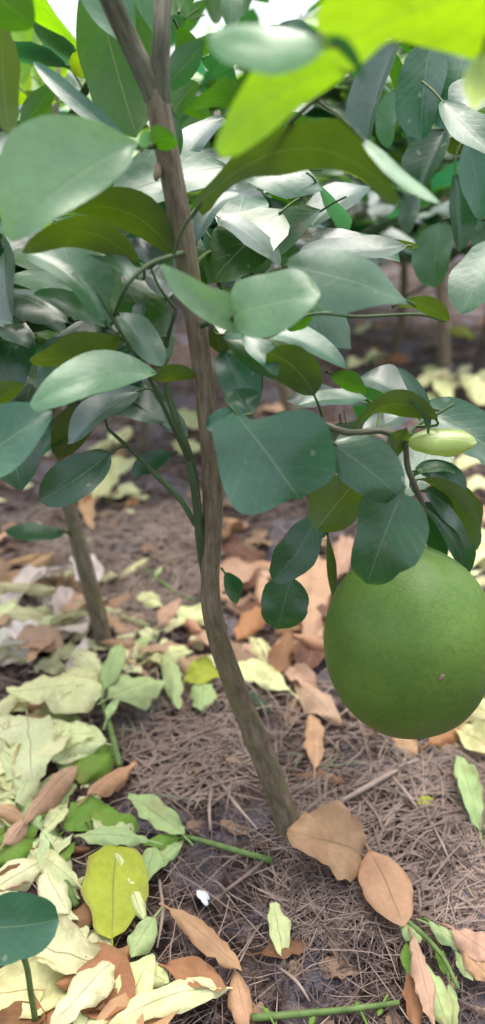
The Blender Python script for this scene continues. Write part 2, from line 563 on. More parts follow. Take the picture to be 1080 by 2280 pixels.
def blade_widths(poly, b, t, bend, same, scale, wmax):
    """half widths left and right of the midrib for a leaf whose outline is known"""
    m_ = len(poly)
    sm = []
    for i in range(m_):
        p0, p1, p2, p3 = poly[i - 1], poly[i], poly[(i + 1) % m_], poly[(i + 2) % m_]
        for k in range(4):
            u = k / 4
            sm.append(tuple(.5 * (2 * p1[c] + (p2[c] - p0[c]) * u + (2 * p0[c] - 5 * p1[c] + 4 * p2[c] - p3[c]) * u * u + (3 * p1[c] - p0[c] - 3 * p2[c] + p3[c]) * u ** 3) for c in (0, 1)))
    poly = sm
    dx, dy = t[0] - b[0], t[1] - b[1]
    ln = math.hypot(dx, dy)
    px_, py_ = -dy / ln, dx / ln
    mx, my = (b[0] + t[0]) / 2 + px_ * bend * 2, (b[1] + t[1]) / 2 + py_ * bend * 2
    rows = []
    for j in range(31):
        u = min(max(j / 30, .012), .988)
        x = b[0] * (1 - u) ** 2 + mx * 2 * u * (1 - u) + t[0] * u * u
        y = b[1] * (1 - u) ** 2 + my * 2 * u * (1 - u) + t[1] * u * u
        tx, ty = (mx - b[0]) * 2 * (1 - u) + (t[0] - mx) * 2 * u, (my - b[1]) * 2 * (1 - u) + (t[1] - my) * 2 * u
        l = math.hypot(tx, ty)
        nx_, ny_ = -ty / l, tx / l
        pos = neg = 0.0
        for (x0, y0), (x1, y1) in zip(poly, poly[1:] + poly[:1]):
            ex, ey = x1 - x0, y1 - y0
            det = nx_ * -ey + ex * ny_
            if abs(det) < 1e-9:
                continue
            k = ((x0 - x) * -ey + ex * (y0 - y)) / det
            m = (nx_ * (y0 - y) - ny_ * (x0 - x)) / det
            if 0 <= m <= 1:
                pos, neg = max(pos, k), max(neg, -k)
        rows.append((pos, neg))
    def f(u, plus):
        i = min(max(u, 0), 1) * 30
        i0 = min(int(i), 29)
        k = 0 if plus == same else 1
        v_ = rows[i0][k] * (1 - (i - i0)) + rows[i0 + 1][k] * (i - i0)
        if u < .004 or u > .996:
            v_ *= .8
        return max(v_ * scale, wmax * .01)
    return f

def leaf_between(b, t, wpx, parent, color, side='U', tilt=25, sag=0.06, curl=0.25, fold=0.12, bend=0.0, twist=0.0, wave=0.03,
                 power=0.62, skew=1.0, flip=False, pet_to=None, petiole=0.0, seed=0, name='leaf', mat=None, outline=None, **kw):
    """b, t world points of blade base and tip; wpx its apparent width"""
    a = (t - b).normalized()
    c = (b + t) * 0.5
    dep = depth(c)
    v = (CAMP - c).normalized()
    v = v - a * v.dot(a)
    v.normalize()
    base_n = v if side == 'U' else -v
    cands = []
    for sg in (1, -1):
        cands.append(Matrix.Rotation(sg * R(tilt), 3, a) @ base_n)
    cands.sort(key=lambda q: -q.z)
    n = cands[1] if flip else cands[0]
    width = wpx * dep / FPX / max(math.cos(R(tilt)), 0.35)
    scr = a.cross(v)
    L = (t - b).length
    if outline:
        kw['widths'] = blade_widths(outline, screen(b), screen(t), bend, a.cross(n).dot(scr) > 0, dep / FPX / max(math.cos(R(tilt)), 0.35), width)
    mid = (b + t) * 0.5 + n * (sag * L * 2) + scr * (bend * dep / FPX * 2)
    off = parent.location if parent is not None else Vector((0, 0, 0))
    vv, ff, uu, mi = leaf_geo(b, mid, t, n, width, curl=curl, fold=fold, twist=twist, wave=wave, power=power, skew=skew,
                              seed=seed, pet_to=pet_to, petiole=petiole, **kw)
    o = mesh_obj(name, [p - off for p in vv], ff, [mat or LEAF, PETIOLE], parent, uu, mi)
    o.color = (*color, 1)
    return o

def jit(c, r, k=0.16):
    f = 1 + r.uniform(-k, k)
    return tuple(max(0.003, x * f * (1 + r.uniform(-k / 2, k / 2))) for x in c)

def proto_leaf(seed, **kw):
    r = random.Random(seed)
    b, t = Vector((0, 0, 0)), Vector((0, 1, 0))
    mid = Vector((0, .5, r.uniform(.06, .22)))
    v, f, u, mi = leaf_geo(b, mid, t, Vector((0, 0, 1)), r.uniform(.46, .6), curl=r.uniform(-.5, .4), fold=r.uniform(.05, .35), wave=.04, seed=seed,
                           nu=4, nv=7, twist=r.uniform(-.5, .5), power=r.uniform(.5, .7), **kw)
    # thin petiole as a narrow 3-sided tube
    o = len(v)
    for j, (y, z) in enumerate(((0.05, 0.012), (-0.12, -0.01), (-0.25, -0.05))):
        for i in range(3):
            th = 2 * math.pi * i / 3
            v.append(Vector((math.cos(th) * .012, y, z + math.sin(th) * .012)))
            u.append((.5, 0))
    for j in range(2):
        for i in range(3):
            f.append((o + j * 3 + i, o + j * 3 + (i + 1) % 3, o + (j + 1) * 3 + (i + 1) % 3, o + (j + 1) * 3 + i))
            mi.append(1)
    me = bpy.data.meshes.new('leaf')
    me.from_pydata([tuple(p) for p in v], [], f)
    uvl = me.uv_layers.new(name='UVMap')
    li = np.empty(len(me.loops), dtype=np.int32)
    me.loops.foreach_get('vertex_index', li)
    uvl.data.foreach_set('uv', np.array(u, dtype=np.float32)[li].ravel())
    me.materials.append(LEAF)
    me.materials.append(PETIOLE)
    me.polygons.foreach_set('material_index', np.array(mi, dtype=np.int32))
    me.polygons.foreach_set('use_smooth', np.ones(len(f), dtype=bool))
    return me
PROTO = [proto_leaf(s) for s in range(10)]
EXTRA = PROTO

# ------------------------------------------------------------------ the young pomelo tree in front
YM = 0.55
base_pt = G(648, 1850)
YM = base_pt.y
tree = thing('pomelo_sapling', 'young pomelo tree with bent brown trunk at the centre, bearing the big green fruit', 'tree', base_pt)
SK = []          # skeleton points leaves may grow from

def px_tube(name, spec, mat, parent, store=SK, **kw):
    """spec rows: px, py, width px, Y"""
    pts = [P(a, b, Y) for a, b, wd, Y in spec]
    rad = [wd * 0.45 * depth(p) / FPX for p, (a, b, wd, Y) in zip(pts, spec)]
    o = tube(name, pts, rad, mat, parent, **kw)
    store.extend(catmull(pts, 6))
    return o

Y = YM
px_tube('trunk', [(668, 1905, 100, Y), (650, 1852, 74, Y), (636, 1818, 64, Y), (618, 1765, 60, Y), (580, 1668, 59, Y), (570, 1642, 66, Y), (560, 1616, 58, Y), (532, 1550, 56, Y), (492, 1440, 53, Y - .005),
                  (471, 1350, 50, Y - .01), (468, 1280, 46, Y - .01), (472, 1200, 48, Y - .01), (474, 1080, 52, Y - .01), (466, 960, 50, Y - .01),
                  (449, 810, 50, Y), (432, 690, 54, Y), (406, 520, 58, Y), (384, 400, 58, Y), (364, 300, 60, Y), (352, 235, 60, Y), (346, 200, 48, Y), (344, 178, 20, Y)],
        BARK, tree, sides=24, sub=6, ridges=0.018)
px_tube('branch', [(357, 275, 36, Y), (343, 215, 52, Y), (321, 160, 54, Y), (285, 85, 52, Y), (245, -5, 54, Y - .01), (205, -120, 50, Y - .02), (160, -300, 44, Y - .04)],
        GREENBARK, tree, sides=14, sub=5, ridges=0.06)
px_tube('branch', [(362, 290, 34, Y), (357, 220, 50, Y), (357, 150, 48, Y), (360, 70, 44, Y), (363, -10, 46, Y + .01), (372, -140, 44, Y + .03), (390, -320, 38, Y + .06)],
        GREENBARK, tree, sides=14, sub=5, ridges=0.05, seed=2)
px_tube('shoot', [(458, 1300, 16, Y), (447, 1220, 22, Y - .012), (438, 1120, 22, Y - .015), (424, 1030, 24, Y - .01), (398, 950, 19, Y), (378, 890, 17, Y + .01),
                  (366, 830, 14, Y + .02), (372, 760, 11, Y + .02), (392, 690, 8, Y + .02)], SHOOT, tree, sides=10, sub=5)
px_tube('twig', [(436, 1170, 14, Y - .012), (400, 1110, 15, Y), (350, 1060, 13, Y + .02), (290, 1000, 11, Y + .03), (240, 955, 8, Y + .04)], SHOOT, tree, sides=8)
px_tube('twig', [(424, 1030, 14, Y - .01), (390, 960, 13, Y - .02), (352, 880, 11, Y - .03), (310, 800, 9, Y - .04), (262, 730, 8, Y - .05), (215, 650, 6, Y - .06)], SHOOT, tree, sides=8)
px_tube('twig', [(470, 1010, 16, Y), (560, 955, 18, Y - .01), (640, 925, 18, Y - .01), (705, 940, 18, Y - .02), (775, 963, 18, Y - .03), (850, 960, 16, Y - .03), (903, 985, 15, Y - .03)], GREENBARK, tree, sides=8)
px_tube('twig', [(903, 985, 14, Y - .03), (908, 1040, 15, Y - .03), (925, 1085, 15, Y - .03), (945, 1140, 12, Y - .02), (938, 1205, 10, Y - .03)], GREENBARK, tree, sides=8)
px_tube('twig', [(903, 985, 12, Y - .03), (925, 950, 10, Y - .02), (960, 930, 9, Y - .01), (1010, 900, 8, Y)], SHOOT, tree, sides=8)
px_tube('twig', [(440, 730, 14, Y), (500, 705, 13, Y - .03), (560, 735, 11, Y - .06), (600, 750, 9, Y - .08), (690, 700, 8, Y - .06), (800, 705, 8, Y - .03), (930, 700, 8, Y - .01), (990, 715, 7, Y)], SHOOT, tree, sides=8)
px_tube('twig', [(402, 520, 16, Y), (450, 450, 14, Y + .02), (540, 380, 12, Y - .02), (660, 260, 12, Y - .08), (790, 140, 12, Y - .15), (830, 20, 12, Y - .15), (850, -140, 12, Y - .15)], SHOOT, tree, sides=8)
px_tube('twig', [(372, 330, 14, Y), (335, 325, 14, Y - .06), (300, 330, 12, Y - .1)], SHOOT, tree, sides=8)
px_tube('twig', [(412, 560, 15, Y), (385, 570, 13, Y - .03), (330, 590, 12, Y - .05), (280, 640, 9, Y - .06), (255, 700, 8, Y - .05)], SHOOT, tree, sides=8)
px_tube('twig', [(420, 600, 12, Y), (480, 560, 10, Y + .06), (560, 615, 9, Y + .1), (650, 585, 8, Y + .12), (690, 540, 7, Y + .14), (676, 430, 8, Y + .15), (680, 360, 6, Y + .15)], STEMGREEN, tree, sides=7)
# pruning stub beside the trunk
px_tube('stub', [(352, 372, 26, Y - .004), (350, 390, 20, Y - .012), (347, 402, 8, Y - .014)], BARK, tree, sides=8, sub=3)

def nearest(p, pts, lim):
    q = min(pts, key=lambda s: (s - p).length_squared)
    return q if (q - p).length < lim else None

# base, tip, apparent width, Y base, Y tip, side, colour, options
H = [
 ((306, 318), (14, 528), 215, .43, .40, 'U', 'mint', dict(tilt=18, sag=.05, curl=.35, fold=.05, bend=12, outline=[(310,300),(296,318),(292,365),(245,415),(200,450),(130,495),(60,528),(22,538),(12,515),(6,440),(14,380),(35,325),(80,295),(130,283),(210,290),(290,312)])),
 ((318, 330), (326, 288), 26, .43, .42, 'U', 'gr', dict(tilt=10)),
 ((205, -60), (305, 305), 185, .62, .60, 'L', 'sat', dict(tilt=22, bend=12, power=.6)),
 ((170, -90), (290, 110), 100, .59, .59, 'U', 'gr', dict(tilt=30)),
 ((-60, -40), (75, 60), 130, .46, .47, 'L', 'sat', dict(tilt=25)),
 ((5, 40), (22, 300), 92, .50, .50, 'L', 'oly', dict(tilt=30)),
 ((285, 315), (75, 138), 42, .52, .56, 'U', 'tl', dict(tilt=15, bend=-10)),
 ((45, 300), (130, 182), 46, .56, .58, 'L', 'sat', dict(tilt=30)),
 ((300, -50), (328, 178), 100, .66, .64, 'L', 'gr', dict(tilt=20)),
 ((326, 322), (388, 305), 58, .49, .47, 'L', 'sat', dict(tilt=20)),
 ((366, 195), (455, 92), 62, .55, .57, 'L', 'dk', dict(tilt=35, bend=8)),
 ((375, 270), (440, 185), 60, .60, .63, 'L', 'sat', dict(tilt=35)),
 ((385, 250), (398, 350), 26, .58, .58, 'U', 'dk', dict(tilt=20)),
 ((395, 378), (497, 262), 58, .68, .72, 'U', 'sheen', dict(tilt=55)),
 ((520, 345), (415, 425), 78, .72, .70, 'U', 'sheen', dict(tilt=50)),
 ((340, 390), (350, 490), 46, .60, .60, 'L', 'oly', dict(tilt=30)),
 ((312, 592), (52, 562), 72, .50, .46, 'L', 'ol', dict(tilt=40, bend=48, curl=-.3)),
 ((386, 566), (160, 470), 92, .53, .50, 'L', 'ol', dict(tilt=35, bend=35)),
 ((335, 598), (212, 492), 78, .56, .60, 'U', 'sheen', dict(tilt=60, bend=20)),
 ((240, 722), (48, 560), 118, .50, .52, 'U', 'gr', dict(tilt=45, bend=18, fold=.35)),
 ((30, 720), (15, 535), 90, .55, .60, 'U', 'sheen', dict(tilt=62)),
 ((-30, 720), (62, 778), 60, .56, .55, 'U', 'sheen', dict(tilt=60)),
 ((310, 622), (183, 548), 44, .49, .50, 'U', 'gr', dict(tilt=45)),
 ((252, 692), (205, 572), 84, .50, .53, 'L', 'sat', dict(tilt=20, curl=-.2)),
 ((240, 728), (75, 655), 54, .52, .50, 'U', 'gr', dict(tilt=50)),
 ((375, 664), (300, 594), 58, .56, .58, 'U', 'sheen', dict(tilt=58)),
 ((312, 738), (320, 662), 28, .54, .56, 'U', 'sheen', dict(tilt=50)),
 ((262, 696), (362, 815), 70, .51, .50, 'U', 'gr', dict(tilt=45, bend=6)),
 ((275, 752), (66, 800), 76, .50, .48, 'L', 'oly', dict(tilt=45, bend=-25)),
 ((347, 832), (70, 906), 108, .49, .43, 'U', 'mint', dict(tilt=24, bend=18, curl=-.3, outline=[(68,907),(95,860),(140,820),(190,792),(240,785),(300,800),(349,830),(280,862),(200,888),(120,912)])),
 ((438, 838), (340, 838), 42, .53, .49, 'L', 'oly', dict(tilt=30)),
 ((312, 868), (150, 988), 66, .52, .50, 'U', 'sheen', dict(tilt=55)),
 ((-120, 1085), (118, 916), 150, .42, .44, 'U', 'tl', dict(tilt=25)),
 ((-30, 905), (55, 858), 46, .45, .47, 'L', 'ol', dict(tilt=40)),
 ((245, 1010), (88, 1116), 96, .55, .53, 'U', 'dk', dict(tilt=12, bend=-6, power=.52)),
 ((170, 925), (86, 1018), 54, .62, .60, 'U', 'tl', dict(tilt=40)),
 ((205, 905), (130, 1022), 88, .60, .60, 'L', 'oly', dict(tilt=30)),
 ((382, 1010), (292, 1058), 46, .62, .62, 'U', 'dk', dict(tilt=30)),
 # right of the trunk
 ((772, 148), (486, 340), 172, .36, .34, 'L', 'lm', dict(tilt=22, bend=26, nv=20, wave=.02, twist=0, curl=-.25, outline=[(476,338),(490,300),(520,245),(555,185),(590,135),(620,112),(720,105),(780,150),(740,195),(680,240),(620,290),(560,330),(520,347)])),
 ((1290, -20), (728, 120), 225, .33, .34, 'L', 'lm', dict(tilt=25, bend=30, curl=-.25, nv=24, twist=0, wave=.02, outline=[(700,45),(760,-20),(850,-90),(1000,-140),(1200,-120),(1300,-30),(1290,90),(1180,140),(1080,130),(970,112),(880,97),(830,130),(780,156),(735,120)])),
 ((728, 102), (462, 78), 92, .315, .33, 'U', 'mint', dict(tilt=40, bend=-25, curl=-.4)),
 ((722, 82), (806, 182), 30, .315, .315, 'L', 'dk', dict(tilt=45, bend=-10)),
 ((1075, 118), (1050, 245), 74, .34, .35, 'U', 'pl', dict(tilt=20, curl=-.9)),
 ((436, 465), (890, 446), 116, .50, .42, 'L', 'ol', dict(tilt=30, bend=-98, curl=-.35, nv=20, outline=[(430,450),(470,415),(520,370),(560,335),(620,312),(700,303),(770,300),(812,310),(845,370),(892,440),(860,452),(800,415),(740,402),(680,402),(620,408),(560,405),(500,432),(450,485)])),
 ((806, 308), (980, 455), 34, .43, .41, 'U', 'mint', dict(tilt=50, bend=18, curl=-.4)),
 ((436, 545), (532, 428), 36, .55, .58, 'U', 'sheen', dict(tilt=50, bend=-12)),
 ((556, 622), (566, 492), 106, .60, .61, 'L', 'sat', dict(tilt=15, power=.5)),
 ((640, 598), (600, 445), 108, .68, .70, 'U', 'md', dict(tilt=40, power=.5)),
 ((490, 465), (615, 436), 46, .72, .74, 'U', 'sheen', dict(tilt=60)),
 ((672, 522), (828, 412), 74, .72, .76, 'U', 'sheen', dict(tilt=58)),
 ((914, 674), (640, 590), 118, .47, .44, 'U', 'gr', dict(tilt=38, bend=-4, curl=-.35, outline=[(638,592),(670,570),(720,562),(780,575),(840,605),(885,645),(915,675),(860,680),(780,684),(710,690),(660,650)])),
 ((885, 678), (1000, 716), 42, .47, .50, 'L', 'ol', dict(tilt=40, bend=-8)),
 ((905, 548), (664, 566), 52, .60, .57, 'U', 'sheen', dict(tilt=62, bend=-18)),
 ((838, 546), (935, 551), 20, .60, .62, 'L', 'oly', dict(tilt=30)),
 ((556, 722), (359, 591), 104, .45, .43, 'U', 'mint', dict(tilt=22, bend=-24, curl=.3, outline=[(360,590),(395,605),(450,640),(500,655),(545,685),(552,715),(560,742),(520,742),(470,728),(420,702),(385,665),(366,630)])),
 ((520, 698), (713, 658), 122, .438, .42, 'U', 'mint', dict(tilt=26, bend=0, curl=-.35, outline=[(498,652),(555,618),(640,604),(672,610),(700,632),(712,660),(703,690),(680,718),(640,740),(600,752),(572,750),(540,738),(505,700)])),
 ((490, 748), (770, 822), 62, .52, .50, 'U', 'tl', dict(tilt=50, bend=-24)),
 ((540, 745), (618, 835), 50, .50, .48, 'U', 'tl', dict(tilt=35)),
 ((700, 880), (596, 786), 92, .49, .48, 'L', 'ol', dict(tilt=20, bend=12, power=.5, curl=-.25)),
 ((738, 832), (815, 880), 46, .50, .51, 'L', 'sat', dict(tilt=30)),
 ((556, 915), (498, 780), 96, .58, .60, 'U', 'tl', dict(tilt=25, power=.5)),
 ((556, 780), (578, 885), 30, .62, .62, 'L', 'ol', dict(tilt=20)),
 ((556, 925), (518, 868), 66, .50, .52, 'U', 'tl', dict(tilt=30)),
 ((522, 916), (668, 1114), 275, .455, .44, 'U', 'tl', dict(tilt=16, curl=.3, fold=.1, wave=.04, nu=10, nv=20, outline=[(460,940),(490,922),(530,916),(570,935),(650,915),(700,932),(725,975),(741,1030),(735,1070),(700,1090),(660,1106),(610,1125),(560,1141),(510,1130),(485,1080),(470,1000)])),
 ((545, 925), (458, 952), 60, .46, .455, 'U', 'tl', dict(tilt=15)),
 ((745, 988), (898, 1112), 142, .46, .455, 'U', 'dk', dict(tilt=14, curl=-.35, fold=.08, outline=[(735,1010),(745,985),(765,976),(800,970),(855,985),(895,1025),(905,1065),(895,1100),(860,1120),(815,1108),(775,1085),(748,1055)])),
 ((895, 1098), (818, 1300), 168, .455, .445, 'U', 'dk', dict(tilt=14, curl=-.35, fold=.35, wave=.04, nv=18, outline=[(905,1096),(935,1115),(958,1165),(955,1205),(940,1245),(905,1262),(880,1285),(840,1301),(800,1290),(785,1270),(792,1215),(800,1175),(805,1120),(830,1098)])),
 ((790, 1075), (705, 1180), 126, .50, .50, 'L', 'oly', dict(tilt=10, power=.5)),
 ((706, 1148), (606, 1292), 92, .54, .53, 'U', 'dk', dict(tilt=10, power=.5, bend=-12)),
 ((650, 1284), (618, 1402), 110, .55, .545, 'U', 'dk', dict(tilt=8, power=.48, curl=-.2)),
 ((905, 985), (1062, 986), 76, .50, .49, 'U', 'yg', dict(tilt=28, curl=-1.15, sag=.05, power=.5, bend=-6)),
 ((905, 955), (872, 1022), 46, .50, .50, 'L', 'oly', dict(tilt=30)),
 ((925, 1045), (1022, 1130), 62, .53, .52, 'U', 'dk', dict(tilt=45, bend=-22)),
 ((935, 1065), (1060, 1225), 52, .51, .50, 'L', 'ol', dict(tilt=40, bend=-20, fold=.4)),
 ((945, 1090), (1045, 1225), 66, .53, .525, 'U', 'dk', dict(tilt=40, bend=-14)),
 ((935, 1120), (1035, 1292), 62, .55, .545, 'U', 'dk', dict(tilt=35, bend=-16, fold=.4)),
 ((925, 1130), (990, 1250), 50, .56, .56, 'L', 'dk', dict(tilt=30)),
 ((1010, 1080), (1055, 1190), 70, .58, .58, 'L', 'ol', dict(tilt=20, power=.5)),
 ((920, 1060), (1015, 1055), 26, .53, .52, 'U', 'md', dict(tilt=45, bend=-12)),
 ((955, 965), (886, 818), 32, .50, .51, 'U', 'dk', dict(tilt=40, bend=6)),
 ((975, 935), (786, 955), 56, .50, .48, 'L', 'ol', dict(tilt=45, bend=36)),
 ((820, 890), (664, 902), 36, .54, .53, 'U', 'tl', dict(tilt=58)),
 ((920, 905), (1125, 1020), 106, .56, .52, 'U', 'tl', dict(tilt=35)),
 ((915, 892), (800, 838), 66, .58, .60, 'U', 'sheen', dict(tilt=55)),
 ((905, 920), (812, 975), 58, .53, .52, 'U', 'sheen', dict(tilt=50)),
 ((730, 1195), (742, 1335), 22, .56, .56, 'L', 'ol', dict(tilt=40, bend=6)),
 ((500, 1275), (530, 1342), 44, .58, .58, 'U', 'dk', dict(tilt=30)),
 ((705, 1190), (728, 1165), 40, .56, .57, 'L', 'dk', dict(tilt=20)),
 ((480, 560), (505, 660), 60, .66, .66, 'U', 'sheen', dict(tilt=40)),
 ((455, 510), (500, 600), 62, .62, .62, 'U', 'tl', dict(tilt=45)),
 ((640, 420), (560, 520), 60, .74, .74, 'L', 'sat', dict(tilt=30)),
 ((590, 395), (660, 480), 50, .70, .70, 'L', 'sat', dict(tilt=30)),
 ((700, 700), (640, 735), 40, .50, .50, 'L', 'sat', dict(tilt=40)),
 ((560, 60), (470, 170), 60, .70, .72, 'L', 'dk', dict(tilt=35)),
 ((450, 130), (530, 195), 46, .74, .74, 'L', 'dk', dict(tilt=40)),
 ((400, 20), (440, -40), 60, .62, .64, 'L', 'sat', dict(tilt=30)),
 ((395, 60), (425, 160), 52, .66, .66, 'L', 'sat', dict(tilt=30)),
 ((560, 215), (430, 235), 62, .70, .68, 'L', 'sat', dict(tilt=45)),
 ((495, 790), (470, 730), 50, .60, .60, 'L', 'ol', dict(tilt=40)),
 ((130, 455), (15, 490), 60, .58, .55, 'L', 'ol', dict(tilt=45)),
 ((330, 420), (200, 420), 60, .60, .58, 'L', 'sat', dict(tilt=45)),
]
for k, (b, t, wd, yb, yt, side, c, opt) in enumerate(H):
    bp, tp = P(*b, yb), P(*t, yt)
    r_ = random.Random(k + 11)
    pet = nearest(bp, SK, 0.038)
    o = dict(opt)
    o.setdefault('wave', 0.045)
    o.setdefault('twist', r_.uniform(-.35, .35))
    leaf_between(bp, tp, wd, tree, jit(CLR[c], r_, 0.1), side=side, seed=k * 1.37, pet_to=pet,
                 petiole=0.0 if pet else 0.005, **o)
r_ = random.Random(77)
for zone, cnt, dy in (((-20, 430, 330, 930), 34, .09), ((440, 380, 720, 680), 22, .16), ((740, 860, 1080, 960), 6, .08)):
    k = 0
    for _ in range(900):
        if k >= cnt:
            break
        x_, y_ = r_.uniform(zone[0], zone[2]), r_.uniform(zone[1], zone[3])
        p = P(x_, y_, YM + r_.uniform(.03, dy + .06))
        az = r_.uniform(0, 6.28)
        d = Vector((math.cos(az), math.sin(az) * .7, r_.uniform(-.9, .3))).normalized()
        me = r_.choice(EXTRA)
        o = bpy.data.objects.new('leaf', me)
        COL.objects.link(o)
        o.parent = tree
        L = r_.uniform(.06, .09)
        n = Vector((r_.uniform(-.4, .4), r_.uniform(-.75, -.1), 1))
        dd = d
        n = (n - dd * n.dot(dd)).normalized()
        xx = dd.cross(n)
        q = p - tree.location
        o.matrix_local = Matrix(((xx.x * L, dd.x * L, n.x * L, q.x), (xx.y * L, dd.y * L, n.y * L, q.y), (xx.z * L, dd.z * L, n.z * L, q.z), (0, 0, 0, 1)))
        o.color = (*jit(CLR[r_.choice(('sheen', 'gr', 'tl', 'dk', 'sat'))], r_, .2), 1)
        k += 1
# tiny green bud at the top of the thin stem
def blob(name, c, rx, ry, rz, mat, parent=None, seg=12, rings=8, rot=None, bump_=0.0):
    off = parent.location if parent is not None else Vector((0, 0, 0))
    v, f = [], []
    for j in range(rings + 1):
        ph = math.pi * j / rings
        for i in range(seg):
            th = 2 * math.pi * i / seg
            p = Vector((rx * math.sin(ph) * math.cos(th), ry * math.sin(ph) * math.sin(th), rz * math.cos(ph)))
            if bump_:
                p *= 1 + bump_ * noise.noise(p * (2.5 / max(rx, rz)) + c * 7)
            if rot is not None:
                p = rot @ p
            v.append(p + c - off)
    for j in range(rings):
        for i in range(seg):
            f.append((j * seg + i, (j + 1) * seg + i, (j + 1) * seg + (i + 1) % seg, j * seg + (i + 1) % seg))
    return mesh_obj(name, v, f, mat, parent)
blob('bud', P(676, 538, YM + .14), .0052, .0052, .0075, make_simple('bud', (0.42, 0.46, 0.3), (0.6, 0.62, 0.48), 200), tree)

# ------------------------------------------------------------------ the pomelo
FY = 0.50
ftop, fbot = P(922, 1222, FY), P(899, 1598, FY)
fd = depth(P(901, 1440, FY))
fax = (fbot - ftop)
FH = fax.length
fax.normalize()
prof = [(1212, 0), (1214, 16), (1222, 38), (1235, 66), (1252, 94), (1275, 122), (1305, 146), (1340, 166), (1380, 179), (1420, 185), (1450, 186), (1480, 183),
        (1515, 175), (1550, 161), (1580, 143), (1605, 120), (1625, 92), (1637, 60), (1643, 26), (1642, 8), (1641, 0)]
pom = thing('pomelo', 'big pear-shaped green pomelo hanging low at the right under dark leaves', 'fruit', tuple((ftop + fbot) * 0.5))
fx = Vector((1, 0, 0)) - fax * fax.x
fx.normalize()
fy = fax.cross(fx)
fv, ff = [], []
SEG = 64
pr = catmull([Vector((a, b, 0)) for a, b in prof], 3)
for q in pr:
    s_, r_ = (q.x - 1212) / 431 * FH, max(q.y, 0) * fd / FPX
    for i in range(SEG):
        th = 2 * math.pi * i / SEG
        rr = r_ * (1 + 0.012 * math.sin(2 * th + 0.6) + 0.008 * math.sin(5 * th + s_ * 30))
        fv.append(ftop + fax * s_ + fx * (math.cos(th) * rr) + fy * (math.sin(th) * rr) - pom.location)
for j in range(len(pr) - 1):
    for i in range(SEG):
        ff.append((j * SEG + i, j * SEG + (i + 1) % SEG, (j + 1) * SEG + (i + 1) % SEG, (j + 1) * SEG + i))
mesh_obj('rind', fv, ff, RIND, pom)
tube('stalk', [ftop + fax * 0.004, ftop - fax * 0.006 + Vector((.002, 0, 0)), P(938, 1200, YM - .03)], [0.0042, 0.0032, 0.0028], GREENBARK, pom, sides=8)
def on_fruit(px, py):
    d = ray(px, py).normalized()
    c = (ftop + fbot) * 0.5
    best = None
    for k in range(400):
        p = CAMP + d * (0.4 + k * 0.0008)
        q = p - ftop
        s_ = q.dot(fax)
        rad = (q - fax * s_).length
        yy = 1212 + s_ / FH * 431
        for (a0, b0), (a1, b1) in zip(prof, prof[1:]):
            if a0 <= yy <= a1 and rad <= (b0 + (b1 - b0) * (yy - a0) / max(a1 - a0, 1e-6)) * fd / FPX:
                return p
    return c
sp_ = on_fruit(985, 1508)
blob('scar', sp_, .0032, .0010, .0026, SCAB, pom, rot=Matrix.Rotation(0.5, 3, 'Z'), bump_=0.5)

# ------------------------------------------------------------------ trees behind
def orient(p, d, n, L):
    d = d.normalized()
    n = (n - d * n.dot(d)).normalized()
    x = d.cross(n)
    return Matrix(((x.x * L, d.x * L, n.x * L, p.x), (x.y * L, d.y * L, n.y * L, p.y), (x.z * L, d.z * L, n.z * L, p.z), (0, 0, 0, 1)))

def put_leaf(parent, p, d, n, L, col, r):
    o = bpy.data.objects.new('leaf', r.choice(PROTO))
    COL.objects.link(o)
    o.parent = parent
    o.matrix_local = Matrix.Translation(-parent.location) @ orient(p, d, n, L)
    o.color = (*col, 1)
    return o

def bush_tree(name, label, base, trunk_pts, trunk_r, n_leaf, h0, h1, spread, seed, mat=BARK, leaf_len=(.075, .115), palette=('dk', 'tl', 'md', 'gr'),
              keep=None, group='pomelo saplings in the rows behind'):
    r = random.Random(seed)
    t = thing(name, label, 'tree', tuple(base), group)
    tube('trunk', trunk_pts, trunk_r, mat, t, sides=9, sub=4, ridges=.03, seed=seed)
    path = catmull(trunk_pts, 8)
    tips = []
    nb = max(5, n_leaf // 16)
    for k in range(nb):
        z0 = h0 + (h1 - h0) * (k / nb) * 0.85
        start = min(path, key=lambda q: abs(q.z - z0 * 0.9))
        az = r.uniform(0, 2 * math.pi)
        ln = spread * r.uniform(.55, 1.0) * (1.0 - 0.35 * k / nb)
        d = Vector((math.cos(az), math.sin(az), r.uniform(.25, .9)))
        p1 = start + d * ln * .5
        p2 = start + d * ln + Vector((0, 0, r.uniform(-.25, .12) * ln))
        if keep and not (keep(p1) and keep(p2)):
            continue
        tube('branch', [start, p1, p2], [.0055, .0042, .0022], SHOOT, t, sides=5, sub=3, cap=False)
        for q in catmull([start, p1, p2], 7)[3:]:
            tips.append((q, d))
    made = 0
    tries = 0
    while made < n_leaf and tries < n_leaf * 6 and tips:
        tries += 1
        q, d = r.choice(tips)
        az = r.uniform(0, 2 * math.pi)
        dd = (d.normalized() * r.uniform(.1, .8) + Vector((math.cos(az), math.sin(az), r.uniform(-.9, .35))) * .9).normalized()
        L = r.uniform(*leaf_len)
        p = q + dd * L * .26
        if keep and not keep(p + dd * L):
            continue
        n = Vector((r.uniform(-.5, .5), r.uniform(-.6, .3), 1.0))
        if p.z < height(p.x, p.y) + .12:
            continue
        c = CLR['young'] if p.z > .5 and r.random() < .5 else CLR[r.choice(palette)]
        put_leaf(t, p, dd, n, L, jit(c, r, .22), r)
        made += 1
    return t

def thin(p):
    """crowns get open towards their tops, so the sky shows through"""
    f = (p.z - (.63 if p.x < -.12 else .86)) / .2
    return f < 0 or noise.noise(p * 7.0) * .5 + .5 > .34 + f * .42

